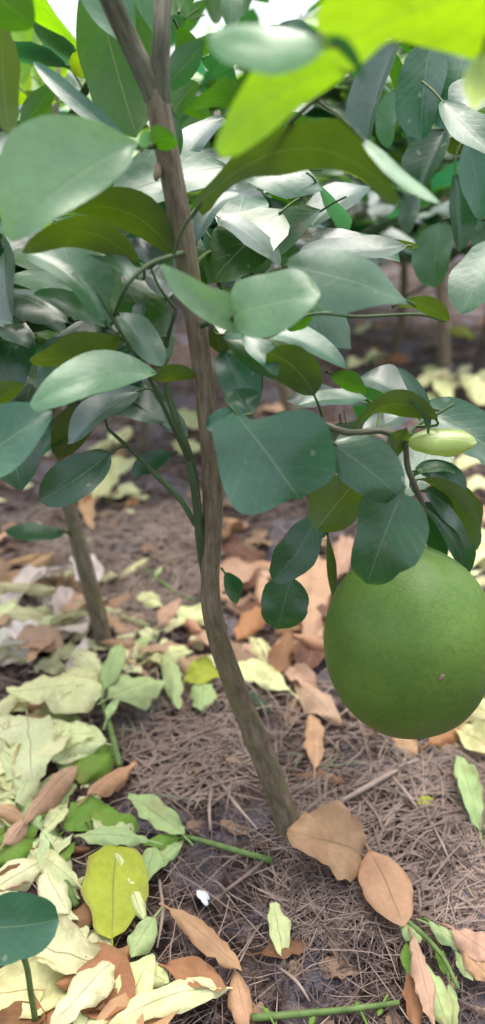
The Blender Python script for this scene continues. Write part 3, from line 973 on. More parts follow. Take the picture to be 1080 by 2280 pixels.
# left sapling behind the front tree
b1 = G(235, 1450)
Y1 = b1.y
tp = [P(238, 1475, Y1), P(226, 1400, Y1), P(208, 1330, Y1), P(190, 1265, Y1), P(168, 1180, Y1 + .01), P(146, 1090, Y1 + .02), P(135, 1000, Y1 + .03),
      P(120, 850, Y1 + .04), P(128, 650, Y1 + .05), P(120, 400, Y1 + .06), P(130, 150, Y1 + .08)]
rd = [w_ * .5 * depth(p) / FPX for p, w_ in zip(tp, (40, 40, 39, 38, 35, 30, 28, 24, 20, 16, 10))]
def above(lim, xa=-500, xb=1600):
    def f(p):
        x, y = screen(p)
        return y < lim or x < xa or x > xb
    return f
left_tree = bush_tree('pomelo_sapling', 'slim pomelo sapling with grey-brown leaning trunk rising from the overlit leaf heap at left', b1, tp, rd, 230,
                      .30, .74, .27, 3, keep=lambda p: thin(p) and screen(p)[1] < 890 and screen(p)[0] < 330 and p.y > .66)
# its low side twig with one pale leaf
lp = P(155, 1186, Y1 + .01)
tube('twig', [P(163, 1200, Y1 + .01), P(152, 1186, Y1), P(128, 1182, Y1 - .01)], [.003, .0024, .0018], SHOOT, left_tree, sides=6)
leaf_between(P(142, 1184, Y1), P(8, 1182, Y1 - .03), 42, left_tree, CLR['gr'], 'U', tilt=50, bend=-14, seed=5, pet_to=lp)

r_ = random.Random(12)
for k in range(16):
    x_, y_ = r_.uniform(30, 180), r_.uniform(10, 290)
    yy = r_.uniform(.98, 1.25)
    ang = r_.uniform(.4, 2.6)
    ln = r_.uniform(60, 110)
    leaf_between(P(x_, y_, yy), P(x_ + math.cos(ang) * ln, y_ + math.sin(ang) * ln, yy - .02), r_.uniform(30, 52), left_tree, jit(CLR[r_.choice(('young', 'lm', 'young', 'oly'))], r_, .2), 'L',
                 tilt=r_.uniform(10, 50), seed=k + 70, petiole=.02)
# centre sapling seen under the mint leaf: tan stem
b2 = G(690, 1048)
Y2 = b2.y
tp = [P(694, 1070, Y2), P(670, 985, Y2), P(645, 905, Y2), P(626, 840, Y2), P(600, 740, Y2), P(585, 600, Y2 + .02), P(570, 450, Y2 + .04), P(585, 250, Y2 + .08), P(580, 60, Y2 + .1)]
rd = [w_ * .5 * depth(p) / FPX for p, w_ in zip(tp, (34, 32, 30, 27, 25, 22, 18, 14, 8))]
mid_tree = bush_tree('pomelo_sapling', 'straight tan-stemmed sapling directly behind the front tree, stem showing below the paired pale leaves', b2, tp, rd, 220, .26, .9, .40, 5,
          mat=TANBARK, keep=lambda p: thin(p) and screen(p)[1] < 590)
r_ = random.Random(44)
for k in range(46):
    x_, y_ = r_.uniform(375, 740), r_.uniform(-60, 300)
    yy = r_.uniform(.8, 1.25)
    ang = r_.uniform(.3, 2.8)
    ln = r_.uniform(95, 170) * .8 / yy
    sd = 'L' if r_.random() < .75 else 'U'
    leaf_between(P(x_, y_, yy), P(x_ + math.cos(ang) * ln, y_ + math.sin(ang) * ln, yy - .03), ln * r_.uniform(.34, .5), mid_tree, jit(CLR[r_.choice(('dk', 'sat', 'sat', 'md', 'dk'))], r_, .2), sd,
                 tilt=r_.uniform(15, 50), seed=k + 170, petiole=.015)
# right sapling with a forked tan trunk
b3 = G(990, 822)
Y3 = b3.y
tp = [P(992, 838, Y3), P(988, 780, Y3), P(988, 720, Y3), P(982, 650, Y3), P(985, 590, Y3), P(990, 480, Y3), P(980, 330, Y3), P(990, 150, Y3)]
rd = [w_ * .5 * depth(p) / FPX for p, w_ in zip(tp, (34, 27, 24, 23, 20, 18, 14, 8))]
t3 = bush_tree('pomelo_sapling', 'farther sapling with pale tan trunk standing bare beyond the litter at upper right', b3, tp, rd, 250, .26, 1.0, .55, 8,
               mat=TANBARK, keep=lambda p: screen(p)[1] < 600 or screen(p)[0] > 1090)
# thin dark trunks beyond
for k, (px_, py_, wd, lab) in enumerate(((880, 792, 17, 'thin dim sapling left of the pale tan trunk at upper right'),
                                         (1074, 770, 15, 'thin shaded sapling at the right frame edge beyond the pale tan trunk'),
                                         (318, 1010, 16, 'thin reddish sapling half hidden behind the green shoot of the front tree'),
                                         (340, 690, 20, 'shaded sapling behind the left foliage, crown filling the upper left'),
                                         (60, 760, 22, 'shaded sapling beyond the left frame edge leaves'),
                                         (740, 700, 20, 'shaded sapling with leafy crown above the dark soil at upper centre'))):
    bb = G(px_, py_)
    YY = bb.y
    tp = [bb - Vector((0, 0, .03)), bb + Vector((.01, 0, .2)), bb + Vector((-.015, .02, .5)), bb + Vector((.02, .02, .9)), bb + Vector((0, .03, 1.4))]
    r0 = wd * .5 * depth(bb) / FPX
    bush_tree('pomelo_sapling', lab, bb, tp, [r0 * 1.1, r0, r0 * .85, r0 * .6, r0 * .3], 270, .2, .95, .50, 20 + k,
              keep=lambda p: thin(p) and (screen(p)[1] < (760 if screen(p)[0] < 420 else 600) or screen(p)[0] > 1100))
# next row, off to both sides and behind
SPOTS = [(-.85, 1.5, 'at the left edge beside the slim sapling'), (1.05, 2.6, 'second row at right'), (-1.0, 2.7, 'second row at left'), (-.25, 2.2, 'second row left of centre'), (.3, 2.7, 'second row right of centre'),
         (-.45, 3.6, 'third row, upper left'), (.35, 3.4, 'third row, upper centre'), (1.15, 3.9, 'third row, upper right'), (.0, 4.6, 'fourth row, upper centre'),
         (-1.2, 4.9, 'fourth row, upper left'), (1.0, 5.0, 'fourth row, upper right')]
for k, (x_, y_, lab) in enumerate(SPOTS):
    bb = Vector((x_, y_, height(x_, y_)))
    tp = [bb - Vector((0, 0, .03)), bb + Vector((.01, 0, .25)), bb + Vector((-.02, .02, .6)), bb + Vector((.02, .02, 1.0)), bb + Vector((0, .03, 1.5))]
    nl = 250
    bush_tree('pomelo_sapling', 'leafy dark sapling in the orchard rows, ' + lab, bb, tp, [.017, .015, .013, .01, .005], nl, .22, 1.05, .58, 50 + k,
              keep=lambda p: thin(p) and (screen(p)[1] < 600 or screen(p)[0] > 1120 or screen(p)[0] < -40) and p.y > .7)

# the right-hand tree whose big leaves hang into the frame
b5 = Vector((.62, .86, height(.62, .86)))
tr = thing('pomelo_tree', 'leafy pomelo tree at the right edge with large blue-grey leaves hanging down', 'tree', tuple(b5))
SK2 = []
tpts = [b5 - Vector((0, 0, .03)), b5 + Vector((0, -.02, .2)), b5 + Vector((-.03, -.03, .45)), b5 + Vector((-.04, -.06, .75)), b5 + Vector((-.02, -.05, 1.15))]
tube('trunk', tpts, [.019, .017, .015, .012, .007], BARK, tr, sides=12, ridges=.04)
SK2 += catmull(tpts, 8)
for spec in ([(1180, 120, 16, .78), (1080, 60, 14, .74), (960, 70, 12, .72), (880, 80, 9, .70), (810, 70, 7, .70)],
             [(1180, 350, 16, .8), (1080, 285, 13, .78), (1010, 285, 11, .80), (960, 290, 8, .82)],
             [(1200, 520, 15, .8), (1120, 500, 12, .78), (1040, 480, 9, .80), (985, 490, 7, .82)]):
    px_tube('branch', spec, SHOOT, tr, store=SK2, sides=8)
H2 = [
 ((888, 85), (812, 332), 84, .70, .68, 'U', 'sheen', dict(tilt=48, fold=.4)),
 ((962, 90), (938, 312), 110, .72, .69, 'U', 'tl', dict(tilt=30, power=.5, fold=.2)),
 ((1045, 90), (1000, 292), 118, .71, .68, 'U', 'tl', dict(tilt=30, power=.5)),
 ((1115, 190), (1010, 255), 90, .66, .64, 'U', 'tl', dict(tilt=45)),
 ((985, 225), (1110, 350), 74, .64, .60, 'U', 'gr', dict(tilt=40, bend=12)),
 ((990, 295), (932, 430), 96, .80, .78, 'U', 'dk', dict(tilt=35, fold=.4)),
 ((1012, 388), (1022, 562), 64, .76, .74, 'U', 'dk', dict(tilt=35, fold=.3)),
 ((1040, 315), (1072, 490), 84, .73, .72, 'U', 'tl', dict(tilt=30)),
 ((985, 495), (966, 640), 90, .82, .80, 'U', 'gr', dict(tilt=38, power=.5)),
 ((1130, 540), (1026, 698), 112, .56, .53, 'U', 'gr', dict(tilt=32, power=.5)),
 ((1000, 310), (1030, 340), 50, .79, .79, 'L', 'ol', dict(tilt=30)),
 ((1060, 470), (1090, 580), 70, .80, .80, 'U', 'dk', dict(tilt=30)),
 ((930, 430), (905, 520), 46, .90, .9, 'U', 'sheen', dict(tilt=45)),
 ((850, 100), (905, 240), 40, .76, .76, 'L', 'sat', dict(tilt=40)),
 ((880, 200), (862, 330), 52, .86, .86, 'U', 'gr', dict(tilt=45)),
 ((900, 240), (960, 400), 60, .95, .95, 'U', 'dk', dict(tilt=40)),
 ((900, 400), (960, 432), 28, .8, .78, 'L', 'ol', dict(tilt=45)),
 ((1090, 640), (1060, 560), 60, .9, .9, 'U', 'tl', dict(tilt=40)),
]
for k, (b, t, wd, yb, yt, side, c, opt) in enumerate(H2):
    bp, tp_ = P(*b, yb), P(*t, yt)
    r_ = random.Random(k + 311)
    pet = nearest(bp, SK2, 0.05)
    leaf_between(bp, tp_, wd, tr, jit(CLR[c], r_, .1), side=side, seed=k * 2.1 + 40, pet_to=pet, petiole=0 if pet else .03, **opt)
r_ = random.Random(99)
for k in range(70):
    q = r_.choice(SK2[12:])
    az = r_.uniform(0, 6.28)
    d = Vector((math.cos(az) * .8, math.sin(az) * .8 + .2, r_.uniform(-.9, .2))).normalized()
    L = r_.uniform(.075, .11)
    p = q + Vector((r_.uniform(.0, .22), r_.uniform(0, .25), r_.uniform(-.02, .25)))
    x_, y_ = screen(p + d * L)
    if x_ < 1110 or y_ > 900:
        if not (p.y > .95 and y_ < 480):
            continue
    put_leaf(tr, p, d, Vector((r_.uniform(-.4, .4), -.3, 1)), L, jit(CLR[r_.choice(('dk', 'tl', 'md'))], r_, .2), r_)

# far foliage: one mass of leaves that nobody could count
def far_foliage():
    r = random.Random(4)
    v, f, u = [], [], []
    cl = []
    for k in range(150):
        x = r.uniform(-6, 6)
        y = r.uniform(5.8, 9)
        top = .85 + .35 * noise.noise((x * .6, 3, 1)) + (.25 if x > -.4 else 0)
        cl.append((x, y, r.uniform(.2, max(.5, top)), r.uniform(.25, .5)))
    for k in range(14000):
        x, y, z, s = r.choice(cl)
        p = Vector((x + r.gauss(0, s * .6), y + r.gauss(0, s * .6), max(.1, z + r.gauss(0, s * .5))))
        az = r.uniform(0, 6.28)
        d = Vector((math.cos(az), math.sin(az), r.uniform(-.9, .4))).normalized()
        n = Vector((r.uniform(-.6, .6), r.uniform(-.7, .4), 1))
        n = (n - d * n.dot(d)).normalized()
        sd = d.cross(n)
        L, W = r.uniform(.09, .15), r.uniform(.045, .075)
        o = len(v)
        for (a, b, h) in ((0, 0, 0), (.3, -.45, .06), (.3, .45, .06), (.5, 0, .02), (.7, -.4, .02), (.7, .4, .02), (1, 0, -.06)):
            v.append(p + d * (a * L) + sd * (b * W) + n * (h * L))
            u.append((.5 + b, a))
        f += [(o, o + 1, o + 3), (o, o + 3, o + 2), (o + 1, o + 4, o + 3), (o + 3, o + 5, o + 2), (o + 4, o + 6, o + 3), (o + 3, o + 6, o + 5)]
    o = mesh_obj('foliage', v, f, LEAF, None, u)
    o.color = (*CLR['young'], 1)
    o['kind'] = 'stuff'
far_foliage()

# ------------------------------------------------------------------ litter on the ground
def perp_scale(c, side):
    a, b = screen(c), screen(c + side * .01)
    return math.hypot(a[0] - b[0], a[1] - b[1]) / .01

def ground_leaf(b, t, wpx, color, parent=None, lift=.006, lift_t=None, curl=.5, fold=0.0, up=None, sag=.08, bend=0.0, crumple=.2, seed=0, tiltn=0.0, power=.7, twist=0.0,
                name='fallen_leaf', ragged=.10, petiole=.012):
    rr = random.Random(int(seed * 100))
    if curl == .5:
        curl = rr.choice((-1, 1)) * rr.uniform(.5, 1.1)
    twist = twist or rr.uniform(-.5, .5)
    bp, tp_ = G(*b, lift), G(*t, lift if lift_t is None else lift_t)
    a = (tp_ - bp).normalized()
    n = Vector((0, 0, 1))
    v = (CAMP - (bp + tp_) * .5).normalized()
    n = (n * .8 + v * .45)
    n = (n - a * n.dot(a)).normalized()
    if tiltn:
        n = Matrix.Rotation(R(tiltn), 3, a) @ n
    s = a.cross(n)
    c = (bp + tp_) * .5
    width = wpx / max(perp_scale(c, s), 300)
    if abs(curl) > .6:
        width *= min(2.4, abs(curl) / math.sin(min(abs(curl), 1.5)))
    L = (tp_ - bp).length
    mid = c + n * (sag * L * 2) + s * (bend / max(perp_scale(c, s), 300) * 2)
    off = parent.location if parent is not None else Vector((0, 0, 0))
    vv, ff, uu, mi = leaf_geo(bp, mid, tp_, n, width, curl=curl, fold=fold, crumple=crumple, seed=seed, power=power, twist=twist, nu=10, nv=16, ragged=ragged,
                              wave=.03, petiole=petiole)
    # keep every point above the soil
    for q in vv:
        g = height(q.x, q.y) + .002
        if q.z < g:
            q.z = g
    if parent is None:
        org = c
        o = mesh_obj(name, [q - org for q in vv], ff, [LITTER, LITTER], None, uu, mi)
        o.location = org
    else:
        o = mesh_obj(name, [q - off for q in vv], ff, [LITTER, LITTER], parent, uu, mi)
    o.color = (*color, 1)
    return o

FG = 'fallen leaves on the soil'
F = [
 # base, tip, w, colour, label, options
 ((235, 1655), (78, 1640), 84, 'pale', 'broad pale green leaf below the twig leaves at left', dict(lift=.02, curl=-.5)),
 ((60, 1588), (75, 1750), 130, 'cream', 'large overlit cream leaf at the left edge beside the pink rolled leaf', dict(lift=.02, curl=-.5)),
 ((-20, 1600), (60, 1690), 80, 'cream', 'overlit leaf cut by the left edge, above the large cream leaf', dict(lift=.012)),
 ((0, 1700), (20, 1765), 40, 'pale', 'small pale leaf at the left edge below the cream leaf', dict(lift=.015)),
 ((250, 1660), (172, 1745), 78, 'green', 'fresh green leaf lying behind the pink rolled leaves', dict(lift=.006)),
 ((145, 1850), (258, 1795), 82, 'green', 'bright green leaf on the soil left of the pale folded twig', dict(lift=.006, curl=.3)),
 ((52, 1835), (170, 1702), 50, 'pink', 'long pinkish-tan rolled leaf across the left heap', dict(curl=-1.9, lift=.028, crumple=.2)),
 ((8, 1880), (70, 1820), 42, 'pink', 'short pink rolled leaf at the lower end of the left heap', dict(curl=-1.7, lift=.02)),
 ((195, 1772), (304, 1698), 40, 'tan', 'tan rolled leaf resting on the green leaf', dict(curl=-2.0, lift=.022, crumple=.2)),
 ((60, 1860), (168, 1745), 60, 'mint', 'pale green leaf under the long pink rolled leaf', dict(lift=.012, curl=.6)),
 ((95, 1860), (150, 1790), 40, 'pale', 'narrow pale leaf hanging below the long pink rolled leaf', dict(lift=.015)),
 ((250, 2090), (258, 1884), 142, 'yellow', 'big yellow-green leaf with brown base lying at lower left', dict(curl=.25, lift=.014, crumple=.12, power=.5)),
 ((222, 2150), (72, 2108), 112, 'cream', 'cream leaf with brown midrib below the big yellow leaf', dict(curl=.5, lift=.016)),
 ((172, 1968), (66, 1892), 52, 'pale', 'pale folded leaf left of the big yellow leaf', dict(curl=-.8, lift=.016)),
 ((160, 1960), (120, 1880), 34, 'cream', 'narrow shrivelled leaf between the pale folded leaf and the yellow leaf', dict(curl=-1.2, lift=.01)),
 ((-30, 1910), (85, 1880), 76, 'green', 'yellowish green leaf at the left edge above the dark glossy leaf', dict(lift=.01)),
 ((-20, 1975), (75, 1955), 50, 'brown', 'brown leaf half under the left edge greenery', dict(lift=.008)),
 ((-20, 1790), (50, 1850), 60, 'pale', 'pale leaf at the left edge under the pink rolled leaf', dict(lift=.01)),
 ((100, 2178), (200, 2182), 56, 'brown', 'brown curled leaf just below the cream leaf with brown midrib', dict(curl=-.9, lift=.01)),
 ((275, 2120), (105, 2300), 80, 'cream', 'crumpled cream leaf running to the bottom edge at left', dict(curl=-.5, lift=.02, crumple=.26)),
 ((345, 2040), (290, 2130), 56, 'mint', 'pale green leaf propped beside the yellow leaf', dict(lift=.02, curl=-.9)),
 ((515, 2200), (235, 2288), 74, 'pale', 'long pale leaf lying along the bottom edge', dict(curl=-.7, lift=.02, bend=16)),
 ((378, 2024), (540, 2162), 54, 'tan', 'long tan curled leaf pointing at the bottom centre', dict(curl=-1.2, lift=.024, crumple=.2)),
 ((365, 2150), (508, 2202), 64, 'orange', 'orange-brown leaf behind the long pale bottom leaf', dict(curl=.8, lift=.02)),
 ((518, 2155), (556, 2300), 50, 'tan', 'upright tan leaf cut by the bottom edge', dict(curl=-1.2, lift=.016)),
 ((300, 2150), (375, 2190), 60, 'pale', 'small pale leaf in the bottom left heap', dict(lift=.014)),
 ((310, 2170), (330, 2240), 60, 'green', 'yellow-green scrap of leaf under the bottom left heap', dict(lift=.006)),
 ((632, 2135), (607, 2008), 50, 'pale', 'upright pale leaf tip standing on the bare soil at bottom centre', dict(curl=.9, lift=.008, lift_t=.022)),
 ((578, 2122), (688, 2110), 46, 'brown', 'brown curled leaf cradling the upright pale tip', dict(curl=1.0, lift=.006)),
 ((808, 1905), (640, 1850), 160, 'tan', 'broad tan leaf leaning against the foot of the trunk', dict(curl=.3, lift=.016, lift_t=.03, crumple=.22, power=.42, ragged=.25, fold=.18)),
 ((822, 1892), (898, 2062), 118, 'tan', 'smooth tan leaf with clear midrib right of the trunk foot', dict(curl=-.6, lift=.022, crumple=.06, power=.55, fold=.1)),
 ((700, 1710), (696, 1585), 46, 'tan', 'narrow tan leaf standing below the pink litter', dict(curl=-1.0, lift=.01)),
 ((655, 1520), (760, 1614), 60, 'pink', 'pinkish pale leaf pointing toward the bottom of the fruit', dict(curl=-.6, lift=.012)),
 ((632, 1490), (712, 1540), 46, 'pink', 'pink leaf above the pinkish pointed leaf', dict(lift=.016)),
 ((655, 1724), (770, 1740), 30, 'brown', 'brown rolled leaf on the soil right of the trunk', dict(curl=-1.4, lift=.008)),
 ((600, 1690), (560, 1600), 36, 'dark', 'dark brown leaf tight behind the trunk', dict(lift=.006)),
 ((690, 1225), (690, 1440), 96, 'pink', 'tall salmon-tan leaf left of the fruit', dict(curl=-.6, lift=.02)),
 ((715, 1410), (672, 1520), 66, 'dark', 'dark reddish leaf between the salmon leaf and the fruit', dict(lift=.008)),
 ((660, 1390), (605, 1510), 56, 'brown', 'brown rolled leaf under the low round green leaf', dict(curl=-1.5, lift=.016)),
 ((585, 1350), (530, 1425), 58, 'orange', 'orange-brown leaf left of the low round green leaf', dict(curl=-.8, lift=.012)),
 ((780, 1190), (745, 1290), 54, 'pink', 'crinkled salmon leaf at the left shoulder of the fruit', dict(crumple=.3, lift=.02)),
 ((690, 1180), (722, 1215), 40, 'pink', 'small pinkish leaf tip above the salmon leaf', dict(lift=.02)),
 ((645, 1538), (515, 1470), 64, 'pale', 'pale yellow-green leaf just right of the trunk', dict(curl=-.5, lift=.016)),
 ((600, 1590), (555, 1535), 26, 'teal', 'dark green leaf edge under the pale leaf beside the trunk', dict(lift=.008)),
 ((600, 1480), (560, 1415), 60, 'pale', 'small pale leaf behind the brown rolled leaf', dict(lift=.01)),
 ((520, 1430), (600, 1490), 46, 'pink', 'pinkish leaf strip behind the pale leaf beside the trunk', dict(lift=.006)),
 ((410, 1520), (488, 1490), 66, 'yellow', 'yellow leaf left of the bend in the trunk', dict(lift=.014)),
 ((455, 1515), (448, 1582), 62, 'mint', 'pale green leaf below the yellow leaf', dict(curl=-.6, lift=.012)),
 ((368, 1450), (398, 1582), 42, 'mint', 'pale green drooping leaf left of the yellow leaf', dict(curl=-.9, lift=.018)),
 ((330, 1470), (420, 1450), 50, 'pale', 'pale leaf above the drooping pale green leaf', dict(lift=.016, curl=-.6)),
 ((310, 1318), (365, 1355), 50, 'pale', 'lone pale leaf on the straw right of the grey trunk', dict(lift=.01)),
 ((395, 1385), (462, 1350), 64, 'pale', 'pale leaf touching the left side of the trunk bend', dict(lift=.012)),
 ((350, 1395), (402, 1335), 44, 'pink', 'pinkish leaf left of the pale leaf at the trunk bend', dict(lift=.012, curl=-.9)),
 ((225, 1365), (290, 1325), 30, 'tan', 'tan rolled leaf right beside the grey trunk', dict(curl=-1.4, lift=.01)),
 ((1068, 1852), (1020, 1680), 52, 'mint', 'long pale green leaf at the right edge below the fruit', dict(curl=.8, lift=.012)),
 ((955, 1655), (1050, 1610), 56, 'orange', 'brown leaf under the right underside of the fruit', dict(lift=.01)),
 ((872, 1630), (930, 1680), 40, 'tan', 'pale tan leaf tip below the fruit', dict(lift=.008)),
 ((1000, 1560), (1100, 1590), 70, 'pale', 'pale leaf in the pile behind the fruit at right', dict(lift=.02)),
 ((1020, 1625), (1110, 1680), 66, 'pale', 'pale leaf lowest in the right-edge pile', dict(lift=.015)),
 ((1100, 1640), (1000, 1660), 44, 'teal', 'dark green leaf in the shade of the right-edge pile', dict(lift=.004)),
 ((1095, 1540), (1040, 1500), 60, 'pale', 'pale leaf tucked against the right side of the fruit', dict(lift=.02)),
 ((930, 1790), (965, 1780), 30, 'yellow', 'tiny yellow-green leaf scrap on the straw at right', dict(lift=.008)),
 ((265, 1290), (333, 1243), 18, 'pale', 'pale rolled leaf lying alone on the brown straw', dict(curl=-1.6, lift=.008, crumple=.05)),
 # farther
 ((210, 1115), (272, 1020), 46, 'pale', 'pale drooping leaf behind the dark oval leaf at left', dict(lift=.02, curl=-1.0)),
 ((235, 1075), (300, 1020), 40, 'pale', 'second pale leaf beside the drooping one behind the dark oval leaf', dict(lift=.02, curl=-.6)),
 ((375, 930), (445, 950), 40, 'pale', 'pale leaf seen between the green shoot and the trunk, upper', dict(lift=.02)),
 ((385, 985), (450, 1000), 40, 'pale', 'pale leaf seen between the green shoot and the trunk, lower', dict(lift=.02)),
 ((190, 1110), (205, 1180), 34, 'tan', 'small tan leaf right of the grey trunk top', dict(lift=.015)),
 ((190, 1160), (210, 1100), 30, 'orange', 'orange leaf behind the small tan leaf', dict(lift=.01)),
 ((280, 1130), (310, 1110), 24, 'orange', 'orange leaf scrap on the brown straw near the green shoot', dict(lift=.008)),
 ((495, 1160), (555, 1170), 26, 'tan', 'tan leaf just right of the trunk under the big heart-shaped leaf', dict(lift=.012)),
 ((500, 1210), (585, 1260), 74, 'dark', 'dull maroon leaf right of the trunk under the heart-shaped leaf', dict(lift=.012, curl=-.4)),
 ((920, 868), (1000, 822), 36, 'pale', 'long pale leaf at the top of the upper right pile', dict(lift=.03, curl=-.9)),
 ((965, 850), (1000, 905), 44, 'pale', 'pale broad leaf in the middle of the upper right pile', dict(lift=.03)),
 ((1030, 835), (1078, 905), 50, 'pale', 'pale green hanging leaf at the right of the upper right pile', dict(lift=.03, curl=-.8)),
 ((1000, 730), (1060, 752), 40, 'yellow', 'yellow-green leaf beside the pale tan trunk', dict(lift=.02)),
 ((775, 820), (815, 805), 30, 'pale', 'pale leaf on the dark soil at upper centre', dict(lift=.02)),
 ((815, 800), (862, 795), 26, 'pale', 'second pale leaf on the dark soil at upper centre', dict(lift=.02)),
 ((850, 800), (915, 800), 24, 'orange', 'orange-brown leaf on the dark soil left of the tan trunk', dict(lift=.012)),
 ((950, 1020), (1010, 1030), 44, 'pale', 'pale leaf just below the arched yellow-green leaf', dict(lift=.03)),
 ((1010, 1050), (1085, 1020), 40, 'pale', 'pale leaf at right edge behind the dark hanging leaves', dict(lift=.03)),
 ((1040, 1260), (1100, 1200), 66, 'pale', 'pale leaf against the upper right of the fruit', dict(lift=.02)),
 ((1035, 1180), (1095, 1120), 50, 'pink', 'salmon leaf at the right edge above the fruit', dict(lift=.02)),
]
for k, (b, t, wd, c, lab, opt) in enumerate(F):
    r_ = random.Random(k + 900)
    o = ground_leaf(b, t, wd, jit(LIT[c], r_, .08), seed=k * 1.9 + 3, **opt)
    tag(o, lab, 'fallen leaf', FG)

# fallen twigs that keep their wilted leaves
def twig_thing(label, stem, stem_w, leaves, lift=.02, mat=STEMGREEN, seed=0):
    pts = [G(a, b_, lift) for a, b_ in stem]
    t = thing('fallen_twig', label, 'twig', tuple(G(*stem[0])), 'cut twigs on the ground')
    rad = [stem_w * .5 * depth(p) / FPX * (1 - .45 * i / len(pts)) for i, p in enumerate(pts)]
    tube('stem', pts, rad, mat, t, sides=7, sub=4)
    for k, (b_, tt, wd, c, opt) in enumerate(leaves):
        ground_leaf(b_, tt, wd, jit(LIT[c], random.Random(seed + k), .06), parent=t, seed=seed + k * 1.3, name='leaf', **opt)
    return t
twig_thing('cut twig with large pale wilted leaves lying on the left heap', [(267, 1705), (245, 1620), (228, 1560), (222, 1520)], 14,
           [((226, 1500), (112, 1580), 118, 'pale', dict(lift=.03, curl=-.4)), ((228, 1530), (18, 1545), 70, 'pale', dict(lift=.034, curl=-.4)),
            ((232, 1535), (268, 1428), 46, 'mint', dict(lift=.034, lift_t=.05, curl=-.9)), ((240, 1555), (364, 1512), 84, 'mint', dict(lift=.03, curl=-.5)),
            ((222, 1500), (165, 1450), 54, 'pale', dict(lift=.03, curl=-.5)), ((238, 1600), (262, 1550), 24, 'mint', dict(lift=.03, curl=-1.0))], seed=5)
twig_thing('green twig with folded pale leaves lying left of the trunk foot', [(606, 1916), (520, 1892), (450, 1872), (408, 1862)], 15,
           [((408, 1860), (286, 1772), 62, 'mint', dict(lift=.018, lift_t=.03, curl=.4)), ((332, 1872), (164, 1860), 46, 'mint', dict(lift=.02, curl=-.7)),
            ((400, 1866), (318, 1880), 30, 'green', dict(lift=.016, curl=-.9)), ((345, 1880), (325, 1965), 50, 'mint', dict(lift=.016, curl=-.8)),
            ((412, 1868), (338, 1935), 36, 'mint', dict(lift=.012, curl=-.9))], lift=.012, seed=25)
twig_thing('wilted twig with narrow curled green and tan leaves at bottom right', [(878, 2036), (930, 2070), (985, 2130), (1020, 2200)], 14,
           [((885, 2042), (938, 2098), 38, 'mint', dict(lift=.02, curl=-.9)), ((918, 2085), (968, 2290), 44, 'pink', dict(lift=.026, curl=-1.5)),
            ((948, 2150), (1000, 2300), 58, 'mint', dict(lift=.02, curl=-.8)), ((905, 2100), (925, 2180), 46, 'green', dict(lift=.012, curl=-.5)),
            ((910, 2150), (930, 2300), 40, 'orange', dict(lift=.012, curl=-1.2)), ((1000, 2185), (1015, 2300), 28, 'mint', dict(lift=.014, curl=-.9)),
            ((955, 2058), (1035, 2112), 38, 'mint', dict(lift=.018, curl=-.9)), ((965, 2060), (1000, 2100), 26, 'green', dict(lift=.014)),
            ((1010, 2068), (1105, 2140), 66, 'pink', dict(lift=.024, curl=-.5)), ((1030, 2115), (1100, 2190), 50, 'tan', dict(lift=.022, curl=-1.0)),
            ((1012, 2112), (1052, 2185), 26, 'mint', dict(lift=.016, curl=-.9)), ((975, 2115), (992, 2172), 26, 'green', dict(lift=.012))], seed=45)
twig_thing('bare green twig with cut nubs lying along the bottom edge', [(560, 2266), (660, 2258), (770, 2248), (888, 2232)], 18,
           [((600, 2262), (585, 2240), 12, 'green', dict(lift=.012, curl=-1)), ((700, 2258), (690, 2285), 14, 'green', dict(lift=.01, curl=-1)),
            ((800, 2245), (790, 2228), 12, 'green', dict(lift=.012, curl=-1)), ((850, 2240), (840, 2262), 14, 'green', dict(lift=.01, curl=-1))], lift=.012, seed=65)
twig_thing('thin green twig in the left heap beside the long pink rolled leaf', [(170, 2015), (130, 1925), (95, 1850), (85, 1820)], 15,
           [((95, 1850), (40, 1770), 40, 'mint', dict(lift=.02, curl=-.8)), ((130, 1925), (165, 1875), 26, 'green', dict(lift=.015, curl=-.7))], lift=.014, seed=75)
twig_thing('pale green stalk lying on the brown straw left of the trunk', [(436, 1340), (390, 1318), (345, 1285), (322, 1262)], 9,
           [((345, 1285), (360, 1262), 12, 'mint', dict(lift=.01, curl=-.6))], lift=.008, seed=85)

# seedling at lower left: one dark glossy leaf on a thin green stem
sb = G(82, 2300)
seedl = thing('citrus_seedling', 'dark green glossy leaf on thin green stem at the lower left edge', 'seedling', tuple(sb))
tube('stem', [sb - Vector((0, 0, .01)), P(70, 2220, sb.y - .003), P(45, 2120, sb.y - .012), P(-60, 2060, sb.y - .03)], [.0024, .0022, .002, .0015], STEMGREEN, seedl, sides=7)
leaf_between(P(-75, 2062, sb.y - .03), P(130, 2046, sb.y - .012), 142, seedl, CLR['tl'], 'U', tilt=16, flip=True, power=.48, bend=4, seed=8, curl=.15)

# white scrap
wp = G(452, 2006, .003)
o = blob('paper_scrap', wp + Vector((0, 0, .006)), .0052, .0018, .0155, SCRAP, None, seg=9, rings=7, rot=Matrix.Rotation(.35, 3, 'Y') @ Matrix.Rotation(1.0, 3, 'X'), bump_=.8)
tag(o, 'small ragged white scrap lying on bare dark soil left of centre', 'scrap')

